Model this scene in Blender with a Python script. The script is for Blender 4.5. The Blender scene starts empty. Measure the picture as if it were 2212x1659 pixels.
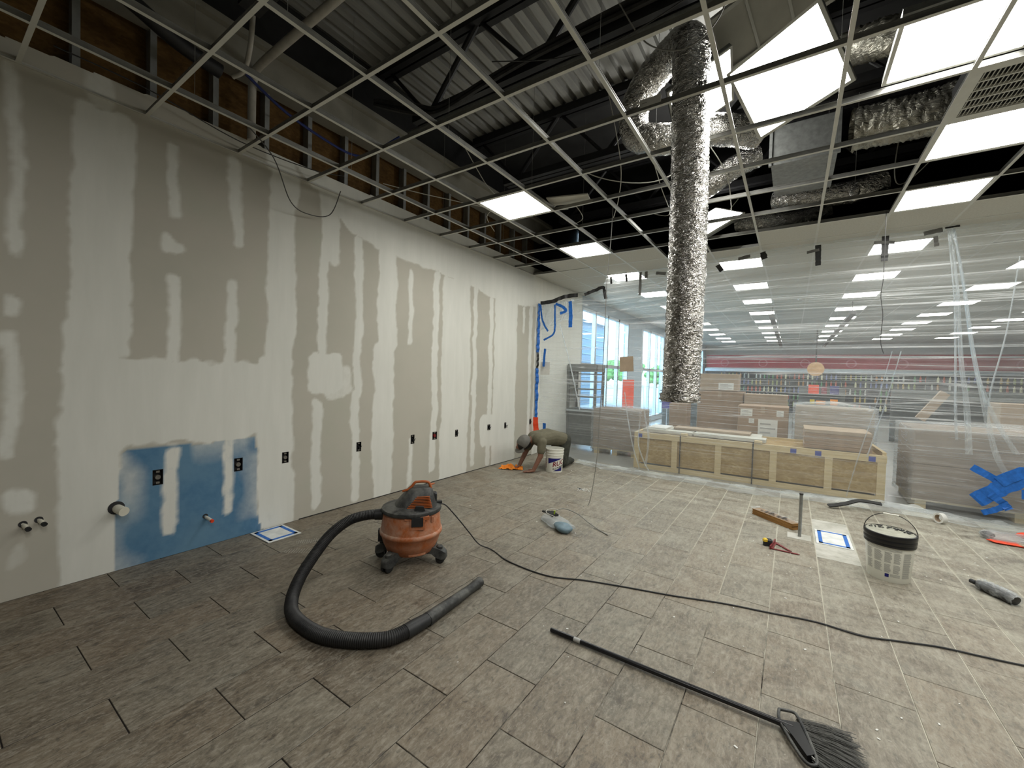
import bpy, bmesh, math, random
import numpy as np
from mathutils import Vector, Matrix, noise as mnoise

random.seed(7); np.random.seed(7)
SC = bpy.context.scene
COL = SC.collection
R = math.radians

# ------------------------------------------------------------------ camera
CAM_H = 1.506
FPX = 892.5
cam_d = bpy.data.cameras.new('camera')
cam = bpy.data.objects.new('camera', cam_d); COL.objects.link(cam); SC.camera = cam
cam_d.sensor_fit = 'HORIZONTAL'; cam_d.sensor_width = 36.0; cam_d.lens = FPX * 36.0 / 2212.0
cam_d.clip_start = 0.05; cam_d.clip_end = 200
def cam_axes(yaw, pitch, roll):
    f = Vector((-math.sin(yaw)*math.cos(pitch), math.cos(yaw)*math.cos(pitch), math.sin(pitch)))
    r = Vector((math.cos(yaw), math.sin(yaw), 0)); u = r.cross(f)
    c, s = math.cos(roll), math.sin(roll)
    return c*r + s*u, -s*r + c*u, f
_r, _u, _f = cam_axes(R(34.078), R(-1.448), R(1.609))
cam.matrix_world = Matrix(((_r.x, _u.x, -_f.x, 0), (_r.y, _u.y, -_f.y, 0), (_r.z, _u.z, -_f.z, CAM_H), (0, 0, 0, 1)))

# ------------------------------------------------------------------ world, exposure
world = bpy.data.worlds.new('world'); SC.world = world; world.use_nodes = True
wn = world.node_tree.nodes; wn['Background'].inputs[0].default_value = (0.66, 0.86, 1.0, 1); wn['Background'].inputs[1].default_value = 5.0
SC.view_settings.view_transform = 'Standard'; SC.view_settings.look = 'None'
SC.view_settings.exposure = 0.78; SC.view_settings.gamma = 1.0; SC.view_settings.use_curve_mapping = False
PANEL_ROOM = 16.0      # radiance of the LED panels
PANEL_STORE = 9.5
SC.cycles.max_bounces = 8; SC.cycles.diffuse_bounces = 4; SC.cycles.glossy_bounces = 4
SC.cycles.transparent_max_bounces = 16; SC.cycles.caustics_reflective = False; SC.cycles.caustics_refractive = False
SC.cycles.sample_clamp_indirect = 6.0; SC.cycles.adaptive_threshold = .018

# ------------------------------------------------------------------ helpers
def link(o, parent=None):
    COL.objects.link(o)
    if parent is not None: o.parent = parent
    return o
def tag(o, label=None, cat=None, group=None, kind=None):
    if label: o['label'] = label
    if cat: o['category'] = cat
    if group: o['group'] = group
    if kind: o['kind'] = kind
    return o
def empty(name, loc=(0, 0, 0), rz=0.0, parent=None):
    o = bpy.data.objects.new(name, None); o.empty_display_size = .05
    o.location = loc; o.rotation_euler = (0, 0, rz)
    return link(o, parent)

class MB:
    """collects geometry, builds one mesh object"""
    def __init__(s): s.v = []; s.f = []; s.m = []
    def add(s, vs, fs, mi=0):
        n = len(s.v); s.v += [tuple(v) for v in vs]
        s.f += [tuple(i+n for i in f) for f in fs]; s.m += [mi]*len(fs); return s
    def box(s, x0, x1, y0, y1, z0, z1, mi=0, M=None):
        vs = [Vector((x, y, z)) for x in (x0, x1) for y in (y0, y1) for z in (z0, z1)]
        if M is not None: vs = [M @ v for v in vs]
        return s.add(vs, [(0,1,3,2), (4,6,7,5), (0,4,5,1), (2,3,7,6), (0,2,6,4), (1,5,7,3)], mi)
    def bbox(s, x0, x1, y0, y1, z0, z1, b=.002, mi=0, M=None):
        """box with chamfered vertical and top edges (octagonal top)"""
        vs = []
        for (z, i) in ((z0, 0), (z1-b, 0), (z1, b)):
            vs += [(x0+i+b, y0+i, z), (x1-i-b, y0+i, z), (x1-i, y0+i+b, z), (x1-i, y1-i-b, z), (x1-i-b, y1-i, z), (x0+i+b, y1-i, z), (x0+i, y1-i-b, z), (x0+i, y0+i+b, z)]
        vs = [Vector(v) for v in vs]
        if M is not None: vs = [M @ v for v in vs]
        fs = [tuple(range(7, -1, -1)), tuple(range(16, 24))]
        for k in (0, 8):
            for i in range(8): fs.append((k+i, k+(i+1) % 8, k+8+(i+1) % 8, k+8+i))
        return s.add(vs, fs, mi)
    def tube(s, pts, r, n=8, mi=0, cap=True, wob=None):
        pts = [Vector(p) for p in pts]; k = len(pts)
        rs = r if isinstance(r, (list, tuple)) else [r]*k
        up = None; vs = []
        for i in range(k):
            t = (pts[min(i+1, k-1)] - pts[max(i-1, 0)])
            t = t.normalized() if t.length > 1e-9 else Vector((0, 0, 1))
            if up is None:
                up = t.orthogonal().normalized()
            up = (up - t*up.dot(t))
            up = up.normalized() if up.length > 1e-6 else t.orthogonal().normalized()
            b = t.cross(up)
            for j in range(n):
                a = 2*math.pi*j/n
                rr = rs[i] if wob is None else rs[i]+wob(i, j)
                vs.append(pts[i] + (up*math.cos(a) + b*math.sin(a))*rr)
        fs = [(i*n+j, i*n+(j+1) % n, (i+1)*n+(j+1) % n, (i+1)*n+j) for i in range(k-1) for j in range(n)]
        if cap: fs += [tuple(range(n-1, -1, -1)), tuple(range((k-1)*n, k*n))]
        return s.add(vs, fs, mi)
    def lathe(s, prof, n=32, mi=0, M=None, sx=1, sy=1, a0=0, a1=2*math.pi):
        full = abs(a1-a0-2*math.pi) < 1e-6; m = n if full else n+1
        vs = []
        for (rad, z) in prof:
            for j in range(m):
                a = a0+(a1-a0)*j/n; v = Vector((rad*math.cos(a)*sx, rad*math.sin(a)*sy, z))
                vs.append(M @ v if M is not None else v)
        fs = []
        for i in range(len(prof)-1):
            for j in range(n):
                j2 = (j+1) % m
                fs.append((i*m+j, i*m+j2, (i+1)*m+j2, (i+1)*m+j))
        return s.add(vs, fs, mi)
    def prism(s, poly, z0, z1, mi=0, M=None):
        n = len(poly); vs = [Vector((p[0], p[1], z0)) for p in poly]+[Vector((p[0], p[1], z1)) for p in poly]
        if M is not None: vs = [M @ v for v in vs]
        fs = [tuple(range(n-1, -1, -1)), tuple(range(n, 2*n))]+[(i, (i+1) % n, n+(i+1) % n, n+i) for i in range(n)]
        return s.add(vs, fs, mi)
    def ball(s, c, rx, ry, rz, n=12, mi=0, M=None):
        vs = []; fs = []
        k = n//2+1
        for i in range(k):
            t = math.pi*i/(k-1)
            for j in range(n):
                a = 2*math.pi*j/n
                v = Vector((rx*math.sin(t)*math.cos(a), ry*math.sin(t)*math.sin(a), rz*math.cos(t)))
                if M is not None: v = M @ v
                vs.append(v+Vector(c))
        for i in range(k-1):
            for j in range(n): fs.append((i*n+j, (i+1)*n+j, (i+1)*n+(j+1) % n, i*n+(j+1) % n))
        return s.add(vs, fs, mi)
    def mesh(s, name, mats, smooth=False):
        me = bpy.data.meshes.new(name); me.from_pydata(s.v, [], s.f)
        for m in (mats if isinstance(mats, (list, tuple)) else [mats]): me.materials.append(m)
        me.polygons.foreach_set('material_index', s.m)
        if smooth: me.polygons.foreach_set('use_smooth', [True]*len(me.polygons))
        me.validate(); me.update()
        bm = bmesh.new(); bm.from_mesh(me); bmesh.ops.recalc_face_normals(bm, faces=bm.faces); bm.to_mesh(me); bm.free()
        return me
    def build(s, name, mats, parent=None, smooth=False, loc=None):
        o = bpy.data.objects.new(name, s.mesh(name, mats, smooth))
        if loc is not None: o.location = loc
        link(o, parent)
        if smooth: smooth_by_angle(o)
        return o
def smooth_by_angle(o, ang=40):
    me = o.data
    bm = bmesh.new(); bm.from_mesh(me)
    for e in bm.edges:
        if len(e.link_faces) == 2 and e.calc_face_angle(0) > R(ang): e.smooth = False
    bm.to_mesh(me); bm.free()
def copy_obj(o, parent=None, name=None, loc=None, rot=None):
    c = o.copy(); COL.objects.link(c)
    if parent is not None: c.parent = parent
    if loc is not None: c.location = loc
    if rot is not None: c.rotation_euler = rot
    return c
def copy_tree(o, parent=None):
    c = o.copy(); COL.objects.link(c); c.parent = parent
    for ch in list(o.children): copy_tree(ch, c)
    return c
def catmull(P, seg=8):
    P = [Vector(p) for p in P]; out = []
    for i in range(len(P)-1):
        p0, p1, p2, p3 = P[max(i-1, 0)], P[i], P[i+1], P[min(i+2, len(P)-1)]
        for k in range(seg):
            t = k/seg
            out.append(.5*((2*p1)+(-p0+p2)*t+(2*p0-5*p1+4*p2-p3)*t*t+(-p0+3*p1-3*p2+p3)*t**3))
    out.append(P[-1]); return out
def nz(x, y=0, z=0): return mnoise.noise(Vector((x, y, z)))

# ------------------------------------------------------------------ materials
class NT:
    def __init__(s, name):
        s.mat = bpy.data.materials.new(name); s.mat.use_nodes = True
        s.t = s.mat.node_tree; s.n = s.t.nodes; s.l = s.t.links
        s.b = s.n['Principled BSDF']; s.out = s.n['Material Output']
    def new(s, ty, **kw):
        n = s.n.new(ty)
        for k, v in kw.items():
            if k.startswith('i_'):
                key = k[2:]; key = int(key) if key.isdigit() else key.replace('_', ' ')
                n.inputs[key].default_value = v
            else: setattr(n, k, v)
        return n
    def link(s, a, b): s.l.new(a, b)
    def coord(s, kind='Object'): return s.new('ShaderNodeTexCoord').outputs[kind]
    def pos(s): return s.new('ShaderNodeNewGeometry').outputs['Position']
    def mapping(s, vec, scale=(1, 1, 1), loc=(0, 0, 0), rot=(0, 0, 0)):
        m = s.new('ShaderNodeMapping'); m.inputs['Scale'].default_value = scale; m.inputs['Location'].default_value = loc; m.inputs['Rotation'].default_value = rot
        s.link(vec, m.inputs['Vector']); return m.outputs[0]
    def noise(s, vec, scale=5, detail=4, rough=.55, dist=0, w=None):
        n = s.new('ShaderNodeTexNoise'); n.inputs['Scale'].default_value = scale; n.inputs['Detail'].default_value = detail
        n.inputs['Roughness'].default_value = rough; n.inputs['Distortion'].default_value = dist
        if w is not None: n.noise_dimensions = '4D'; s.link(w, n.inputs['W'])
        s.link(vec, n.inputs['Vector']); return n.outputs['Fac']
    def ramp(s, fac, stops):
        r = s.new('ShaderNodeValToRGB'); el = r.color_ramp.elements
        while len(el) < len(stops): el.new(.5)
        for e, (p, c) in zip(el, stops):
            e.position = p; e.color = (c, c, c, 1) if isinstance(c, (int, float)) else (*c, 1)
        s.link(fac, r.inputs[0]); return r.outputs[0]
    def mix(s, fac, a, b, blend='MIX'):
        m = s.new('ShaderNodeMix', data_type='RGBA', blend_type=blend)
        for sock, v in ((m.inputs[0], fac), (m.inputs[6], a), (m.inputs[7], b)):
            if isinstance(v, (int, float)): sock.default_value = v
            elif isinstance(v, tuple): sock.default_value = (*v[:3], 1)
            else: s.link(v, sock)
        return m.outputs[2]
    def math(s, op, a, b=0.0, clamp=False):
        m = s.new('ShaderNodeMath', operation=op); m.use_clamp = clamp
        for sock, v in ((m.inputs[0], a), (m.inputs[1], b)):
            if isinstance(v, (int, float)): sock.default_value = v
            else: s.link(v, sock)
        return m.outputs[0]
    def sep(s, vec):
        x = s.new('ShaderNodeSeparateXYZ'); s.link(vec, x.inputs[0]); return x.outputs
    def bump(s, h, strength=.2, dist=.01):
        b = s.new('ShaderNodeBump'); b.inputs['Strength'].default_value = strength; b.inputs['Distance'].default_value = dist
        s.link(h, b.inputs['Height']); s.link(b.outputs[0], s.b.inputs['Normal']); return b.outputs[0]
    def color(s, c):
        if isinstance(c, tuple): s.b.inputs['Base Color'].default_value = (*c[:3], 1)
        else: s.link(c, s.b.inputs['Base Color'])
    def set(s, rough=None, metal=None, spec=None):
        if rough is not None: s.b.inputs['Roughness'].default_value = rough
        if metal is not None: s.b.inputs['Metallic'].default_value = metal
        if spec is not None: s.b.inputs['Specular IOR Level'].default_value = spec
        return s

def plain(name, c, rough=.6, metal=0, var=.12, scale=12, bump=0, spec=.4, kind='Object'):
    n = NT(name); f = n.noise(n.coord(kind), scale, 4, .6)
    a = tuple(max(0, x*(1-var)) for x in c); b = tuple(min(1, x*(1+var)) for x in c)
    n.color(n.ramp(f, [(.3, a), (.7, b)])); n.set(rough, metal, spec)
    if bump: n.bump(f, bump, .01)
    return n.mat
def emis(name, c, strength):
    n = NT(name); e = n.new('ShaderNodeEmission'); e.inputs[0].default_value = (*c, 1); e.inputs[1].default_value = strength
    n.link(e.outputs[0], n.out.inputs[0]); return n.mat

M = {}
M['white_paint'] = plain('white_paint', (.62, .62, .57), .5, var=.05)
M['tee_white'] = plain('tee_white', (.60, .60, .55), .45, var=.05)
M['tee_web'] = plain('tee_web', (.30, .30, .28), .35, metal=.6, var=.15)
M['black_steel'] = plain('black_steel', (.012, .012, .013), .5, var=.3)
M['dark_steel'] = plain('dark_steel', (.045, .045, .045), .45, metal=.3, var=.3)
M['galv'] = plain('galv', (.28, .29, .28), .4, metal=.7, var=.2, scale=20)
M['stud'] = plain('stud', (.30, .31, .30), .45, metal=.4, var=.15)
M['panel_room'] = emis('panel_room', (1, .985, .93), PANEL_ROOM)
M['panel_store'] = emis('panel_store', (1, .975, .90), PANEL_STORE)
M['black_plastic'] = plain('black_plastic', (.018, .019, .020), .5, var=.3)
M['dusty_black'] = None
M['conduit'] = plain('conduit', (.40, .38, .33), .5, var=.15)
M['wire_white'] = plain('wire_white', (.55, .54, .48), .5)
M['wire_dark'] = plain('wire_dark', (.06, .06, .06), .5)
M['wire_grey'] = plain('wire_grey', (.22, .22, .2), .5)
M['blue_cable'] = plain('blue_cable', (.02, .035, .16), .5)
M['blue_tape'] = plain('blue_tape', (.015, .13, .48), .55, var=.2, scale=30)
M['black_tape'] = plain('black_tape', (.02, .02, .02), .4, var=.4)
M['grey_tape'] = plain('grey_tape', (.14, .14, .13), .5, var=.2)
M['orange_tape'] = plain('orange_tape', (.80, .07, .02), .5, var=.15)
M['cardboard'] = plain('cardboard', (.30, .21, .14), .8, var=.12, scale=6)
M['cardboard2'] = plain('cardboard2', (.36, .28, .20), .8, var=.12, scale=6)
M['paper'] = plain('paper', (.68, .68, .64), .7, var=.06)
M['white_bucket'] = plain('white_bucket', (.78, .78, .70), .35, var=.04)
M['gypsum_board'] = plain('gypsum_board', (.52, .51, .45), .8, var=.1, scale=4)
M['skin'] = plain('skin', (.20, .095, .062), .55, var=.2, scale=25)
M['hair'] = plain('hair', (.012, .010, .008), .7, var=.4, scale=60)
M['rag'] = plain('rag', (.90, .28, .03), .85, var=.15, scale=25)
M['navy'] = plain('navy', (.012, .012, .15), .4, var=.1)
M['print_red'] = plain('print_red', (.22, .02, .04), .4, var=.1)
M['print_black'] = plain('print_black', (.03, .03, .035), .4, var=.1)
M['print_grey'] = plain('print_grey', (.36, .36, .34), .5, var=.1)
M['orange_plastic'] = plain('orange_plastic', (.40, .10, .022), .5, var=.15)
M['outlet_dark'] = plain('outlet_dark', (.02, .02, .022), .6, var=.3)
M['outlet_grey'] = plain('outlet_grey', (.14, .13, .11), .6, var=.3)
M['pvc'] = plain('pvc', (.66, .64, .54), .4, var=.06)
M['red_plastic'] = plain('red_plastic', (.16, .012, .015), .4, var=.15)
M['yellow_plastic'] = plain('yellow_plastic', (.65, .45, .03), .5, var=.15)
M['wood_pine'] = None

def m_drywall():
    n = NT('drywall'); at = n.new('ShaderNodeAttribute', attribute_name='mud')
    pos = n.pos()
    f1 = n.noise(pos, 1.3, 5, .6); f2 = n.noise(pos, 18, 4, .6); f3 = n.noise(n.mapping(pos, (1, 3, .5)), 3, 4, .6)
    paper = n.ramp(f1, [(.3, (.455, .443, .378)), (.55, (.49, .468, .403)), (.75, (.465, .463, .388))])
    mud = n.ramp(f3, [(.25, (.67, .675, .62)), (.75, (.74, .74, .685))])
    blue = n.ramp(f2, [(.3, (.075, .175, .295)), (.7, (.10, .215, .34))])
    bl2 = n.mix(n.ramp(f1, [(.40, 0), (.60, .6)]), blue, (.15, .27, .37))
    s = n.new('ShaderNodeSeparateColor'); n.link(at.outputs['Color'], s.inputs[0])
    c = n.mix(s.outputs[1], paper, bl2)
    mask = n.math('ADD', s.outputs[0], n.math('MULTIPLY', n.math('SUBTRACT', f2, .5), n.math('MULTIPLY', s.outputs[0], .6)), True)
    mask = n.ramp(mask, [(.08, 0), (.80, 1)])
    c = n.mix(mask, c, mud)
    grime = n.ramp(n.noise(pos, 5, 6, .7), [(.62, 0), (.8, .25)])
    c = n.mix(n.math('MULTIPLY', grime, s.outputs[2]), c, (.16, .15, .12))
    n.color(c); n.set(.85, 0, .25)
    h = n.math('ADD', n.math('MULTIPLY', mask, .6), n.math('MULTIPLY', f2, .15)); n.bump(h, .25, .004)
    return n.mat
M['drywall'] = m_drywall()

def m_tile():
    n = NT('floor_tile'); oi = n.new('ShaderNodeObjectInfo'); rnd = oi.outputs['Random']; pos = n.pos()
    w = n.math('MULTIPLY', rnd, 40.0)
    co = n.coord()
    base = n.noise(n.mapping(co, (1.6, .9, 1)), 3.2, 7, .68, .8, w)
    vein = n.noise(n.mapping(co, (2.6, .8, 1), rot=(0, 0, .35)), 11, 8, .78, 1.4, w)
    chip = n.noise(n.mapping(co, (1.5, .9, 1)), 34, 6, .75, .6, w)
    fine = n.noise(co, 95, 4, .8)
    c = n.ramp(base, [(.30, (.052, .041, .030)), (.42, (.105, .084, .062)), (.52, (.150, .127, .097)), (.60, (.118, .100, .077)), (.72, (.135, .126, .106))])
    tint = n.ramp(rnd, [(0, (.80, .74, .66)), (.3, (1.15, 1.04, .90)), (.55, (.88, .88, .84)), (.8, (1.15, 1.15, 1.08)), (1, (.98, .88, .76))])
    c = n.mix(1.0, c, tint, 'MULTIPLY')
    c = n.mix(n.ramp(vein, [(.50, 0), (.64, .75)]), c, (.26, .235, .185))
    c = n.mix(n.ramp(vein, [(.36, .9), (.47, 0)]), c, (.034, .025, .018))
    c = n.mix(n.ramp(chip, [(.52, 0), (.66, .7)]), c, (.26, .235, .19))
    c = n.mix(n.ramp(chip, [(.34, .8), (.46, 0)]), c, (.030, .023, .017))
    ex = n.math('ABSOLUTE', n.sep(co)[0]); x, y, z = n.sep(pos)
    # plaster dust trodden into the tiles, thicker towards the sheeted end of the room
    d1 = n.math('MULTIPLY', n.math('ADD', x, 3.6), .16, True)
    d2 = n.math('MULTIPLY', n.math('SUBTRACT', y, 1.2), .22, True)
    dens = n.math('ADD', n.math('MULTIPLY', d1, .40), n.math('MULTIPLY', d2, .62), True)
    sm = n.noise(n.mapping(pos, (1.0, 2.2, 1), rot=(0, 0, .5)), 1.5, 8, .74, 1.6)
    sm2 = n.noise(n.mapping(pos, (2.4, .8, 1), rot=(0, 0, -.3)), 7, 8, .78, .8)
    dm = n.math('MULTIPLY', n.ramp(sm, [(.34, .18), (.64, 1)]), n.ramp(sm2, [(.32, .40), (.64, 1.1)]))
    dust = n.math('MULTIPLY', dm, n.math('ADD', n.math('MULTIPLY', dens, .92), .05), True)
    c = n.mix(dust, c, (.45, .44, .365))
    edge = n.math('MULTIPLY', n.math('SUBTRACT', ex, .1435), 240.0, True)
    edge = n.math('MULTIPLY', edge, n.math('MULTIPLY', n.math('SUBTRACT', dens, .42), 2.2, True), True)
    c = n.mix(n.math('MULTIPLY', edge, n.ramp(sm2, [(.3, .35), (.6, .95)])), c, (.58, .56, .47))
    sp = n.ramp(n.noise(pos, 46, 2, .5), [(.70, 0), (.74, .5)])
    c = n.mix(n.math('MULTIPLY', sp, n.math('ADD', dens, .1)), c, (.6, .58, .5))
    n.color(c); n.link(n.ramp(dust, [(0, .42), (.6, .8)]), n.b.inputs['Roughness']); n.set(None, 0, .4)
    n.bump(n.math('ADD', n.math('MULTIPLY', vein, .7), n.math('MULTIPLY', chip, .5)), .45, .004)
    return n.mat
M['tile'] = m_tile()
def m_grout():
    n = NT('grout'); pos = n.pos(); x, y, z = n.sep(pos)
    f = n.noise(pos, 3.5, 5, .7)
    d = n.math('ADD', n.math('MULTIPLY', n.math('ADD', x, 2.4), .28, True), n.math('MULTIPLY', n.math('SUBTRACT', y, 2.6), .3, True), True)
    d = n.math('ADD', n.math('MULTIPLY', d, .9), n.math('MULTIPLY', n.math('SUBTRACT', f, .55), 1.6), True)
    n.color(n.ramp(d, [(.25, (.025, .022, .02)), (.7, (.50, .48, .40))])); n.set(.95, 0, .1); return n.mat
M['grout'] = m_grout()
def m_thinset():
    n = NT('thinset'); pos = n.pos(); f = n.noise(n.mapping(pos, (1, 5, 1)), 14, 5, .7); g = n.noise(pos, 5, 4, .6)
    n.color(n.mix(n.ramp(g, [(.4, 0), (.6, .7)]), n.ramp(f, [(.3, (.30, .30, .26)), (.7, (.50, .49, .43))]), (.58, .57, .52))); n.set(.95, 0, .1); n.bump(f, .6, .006); return n.mat
M['thinset'] = m_thinset()
def m_deck():
    n = NT('deck'); pos = n.pos(); f = n.noise(n.mapping(pos, (6, .4, 1)), 4, 5, .6)
    n.color(n.ramp(f, [(.3, (.30, .30, .285)), (.7, (.42, .42, .395))])); n.set(.45, .3, .4); return n.mat
M['deck'] = m_deck()
def m_osb(name, a, b, c3):
    n = NT(name); co = n.coord(); v = n.new('ShaderNodeTexVoronoi'); v.inputs['Scale'].default_value = 26
    n.link(n.mapping(co, (1, 1, 2.2)), v.inputs['Vector'])
    g = n.noise(co, 5, 5, .65)
    c = n.mix(n.ramp(g, [(.35, 0), (.65, .8)]), n.ramp(v.outputs['Color'], [(.2, a), (.8, b)]), c3)
    n.color(c); n.set(.8, 0, .2); return n.mat
M['osb'] = m_osb('osb', (.36, .25, .11), (.50, .37, .19), (.29, .19, .08))
M['sheathing'] = m_osb('sheathing', (.115, .062, .018), (.165, .092, .028), (.06, .032, .011))
def m_wood(name, a, b):
    n = NT(name); co = n.coord(); f = n.noise(n.mapping(co, (.8, 9, 9)), 4, 4, .6, .5)
    n.color(n.ramp(f, [(.3, a), (.7, b)])); n.set(.7, 0, .25); return n.mat
M['pine'] = m_wood('pine', (.52, .40, .22), (.66, .53, .32))
def m_ceiling_tile():
    n = NT('ceiling_tile'); co = n.coord(); f = n.noise(co, 60, 3, .7); v = n.noise(co, 180, 2, .5)
    c = n.mix(n.ramp(v, [(.62, 0), (.7, .5)]), n.ramp(f, [(.3, (.52, .51, .45)), (.7, (.62, .61, .55))]), (.26, .25, .21)); n.color(c); n.set(.95, 0, .1); n.bump(v, .3, .002); return n.mat
M['ctile'] = m_ceiling_tile()
def m_store_ceiling():
    n = NT('store_ceiling'); pos = n.pos()
    b = n.new('ShaderNodeTexBrick'); b.offset = 0; b.squash = 1
    b.inputs['Color1'].default_value = (.50, .49, .45, 1); b.inputs['Color2'].default_value = (.52, .51, .47, 1); b.inputs['Mortar'].default_value = (.72, .71, .66, 1)
    b.inputs['Scale'].default_value = 1; b.inputs['Mortar Size'].default_value = .012; b.inputs['Brick Width'].default_value = .6096; b.inputs['Row Height'].default_value = .6096
    n.link(n.mapping(pos, (1, 1, 1), (3.4696, -.4075, 0)), b.inputs['Vector']); n.color(b.outputs['Color']); n.set(.9, 0, .1); return n.mat
M['sceil'] = m_store_ceiling()
def m_foil():
    n = NT('foil'); co = n.coord()
    f = n.noise(n.mapping(co, (1, 1, 1.7), rot=(.45, .3, 0)), 20, 2.5, .55, 1.6); g = n.noise(co, 9, 2, .5)
    n.color(n.ramp(g, [(.3, (.36, .355, .335)), (.7, (.52, .51, .485))])); n.set(.15, 1.0, .5)
    cr = n.math('ABSOLUTE', n.math('SUBTRACT', f, .5)); n.bump(n.math('ADD', n.math('MULTIPLY', cr, 1.1), n.math('MULTIPLY', f, .35)), 1.0, .022); return n.mat
M['foil'] = m_foil()
def m_insul():
    n = NT('duct_wrap'); co = n.coord(); f = n.noise(n.mapping(co, (1, 1, 3)), 9, 4, .6, .8)
    n.color((.36, .35, .30)); n.set(.38, .85, .5); n.bump(f, 1.0, .03); return n.mat
M['duct_wrap'] = m_insul()
def m_plastic(name, lo, hi, streak=(0.55, 1, 16), zlow=1.0):
    """thin polyethylene: clear where taut, milky along its creases"""
    n = NT(name); pos = n.pos()
    p = n.mapping(pos, streak, rot=(0, .035, 0))
    f = n.noise(p, 1.2, 6, .70, .4); f2 = n.noise(n.mapping(pos, (streak[0]*.45, 1, streak[2]*.62), rot=(0, .05, 0)), 1.5, 2.5, .55, .25); g = n.noise(pos, 1.1, 4, .6)
    s = n.ramp(f, [(.46, 0), (.80, 1)]); s2 = n.ramp(n.math('ABSOLUTE', n.math('SUBTRACT', f2, .5)), [(.0, 1), (.012, .35), (.026, 0)])
    k = n.math('ADD', n.math('MULTIPLY', s, .55), n.math('MULTIPLY', s2, .75), True)
    k = n.math('MULTIPLY', k, n.ramp(g, [(.3, .45), (.65, 1.0)]))
    zz = n.sep(pos)[2]
    k = n.math('MULTIPLY', k, n.ramp(n.math('MULTIPLY', zz, .3), [(.10, zlow), (.36, 1)]))
    fac = n.math('ADD', n.math('MULTIPLY', k, hi-lo), lo, True)
    tr = n.new('ShaderNodeBsdfTransparent'); tr.inputs[0].default_value = (.93, .96, .98, 1)
    di = n.new('ShaderNodeBsdfDiffuse'); di.inputs[0].default_value = (.84, .86, .85, 1)
    tl = n.new('ShaderNodeBsdfTranslucent'); tl.inputs[0].default_value = (.84, .88, .90, 1)
    gl = n.new('ShaderNodeBsdfGlossy'); gl.inputs[0].default_value = (1, 1, 1, 1); gl.inputs['Roughness'].default_value = .22
    bp = n.new('ShaderNodeBump'); bp.inputs['Strength'].default_value = .8; bp.inputs['Distance'].default_value = .03
    n.link(n.math('ADD', f, n.math('MULTIPLY', f2, .5)), bp.inputs['Height'])
    n.link(bp.outputs[0], gl.inputs['Normal']); n.link(bp.outputs[0], di.inputs['Normal'])
    m1 = n.new('ShaderNodeMixShader'); m1.inputs[0].default_value = .5; n.link(di.outputs[0], m1.inputs[1]); n.link(tl.outputs[0], m1.inputs[2])
    m2 = n.new('ShaderNodeMixShader'); m2.inputs[0].default_value = .14; n.link(m1.outputs[0], m2.inputs[1]); n.link(gl.outputs[0], m2.inputs[2])
    m3 = n.new('ShaderNodeMixShader'); n.link(fac, m3.inputs[0]); n.link(tr.outputs[0], m3.inputs[1]); n.link(m2.outputs[0], m3.inputs[2])
    n.link(m3.outputs[0], n.out.inputs[0]); return n.mat
M['sheet'] = m_plastic('plastic_sheeting', .13, .86, (.14, 1, 10), zlow=.3)
M['sheet_fold'] = m_plastic('plastic_fold', .30, .62, (3, 3, 1.2))
M['sheet_bunch'] = m_plastic('plastic_bunch', .28, .85, (1.2, 10, 10))
M['shrink'] = m_plastic('shrink_wrap', .22, .72, (.8, 1.5, 12))
def m_dusty(name, c, dustc, amt=.6, rough=.55):
    n = NT(name); co = n.coord(); f = n.noise(co, 9, 6, .7, .4); g = n.noise(co, 40, 3, .6)
    geo = n.new('ShaderNodeNewGeometry'); nx = n.sep(geo.outputs['Normal'])
    up = n.math('MULTIPLY', n.math('ADD', nx[2], .35), .9, True)
    k = n.math('MULTIPLY', n.ramp(f, [(.38, 0), (.7, 1)]), n.math('ADD', n.math('MULTIPLY', up, .7), .35), True)
    n.color(n.mix(n.math('MULTIPLY', k, amt, True), n.ramp(g, [(.3, tuple(x*.85 for x in c)), (.7, tuple(min(1, x*1.15) for x in c))]), dustc)); n.set(rough, 0, .4); return n.mat
M['vac_orange'] = m_dusty('vac_orange', (.40, .115, .035), (.52, .36, .27), 1.25, .5)
M['vac_black'] = m_dusty('vac_black', (.012, .013, .014), (.20, .20, .18), .55, .5)
M['broom_black'] = plain('broom_black', (.010, .010, .011), .3, var=.2)
M['hose'] = m_dusty('hose', (.009, .009, .010), (.06, .06, .057), .45, .5)
M['bristle'] = plain('bristle', (.055, .055, .048), .6, var=.4, scale=80)
M['glass'] = None
def m_glass():
    n = NT('window_glass'); tr = n.new('ShaderNodeBsdfTransparent'); tr.inputs[0].default_value = (.86, .95, 1, 1)
    gl = n.new('ShaderNodeBsdfGlossy'); gl.inputs['Roughness'].default_value = .03
    m = n.new('ShaderNodeMixShader'); m.inputs[0].default_value = .08; n.link(tr.outputs[0], m.inputs[1]); n.link(gl.outputs[0], m.inputs[2]); n.link(m.outputs[0], n.out.inputs[0]); return n.mat
M['glass'] = m_glass()
M['shirt'] = plain('shirt', (.135, .125, .085), .9, var=.12, scale=14, bump=.2)
M['trousers'] = plain('trousers', (.045, .048, .038), .9, var=.35, scale=22, bump=.2)
M['cap'] = plain('cap', (.15, .145, .13), .8, var=.15, scale=16)
M['store_floor'] = plain('store_floor', (.30, .30, .28), .25, var=.1, scale=1.5)
M['sign_red'] = plain('sign_red', (.38, .035, .05), .6, var=.15, scale=2)
M['store_wall'] = plain('store_wall', (.55, .54, .50), .8, var=.05)
M['cooler'] = plain('cooler', (.05, .06, .07), .4, var=.3)
M['alu'] = plain('alu', (.50, .55, .58), .35, metal=.5, var=.1)
M['gondola'] = plain('gondola', (.16, .17, .16), .5, metal=.3, var=.15)
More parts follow.
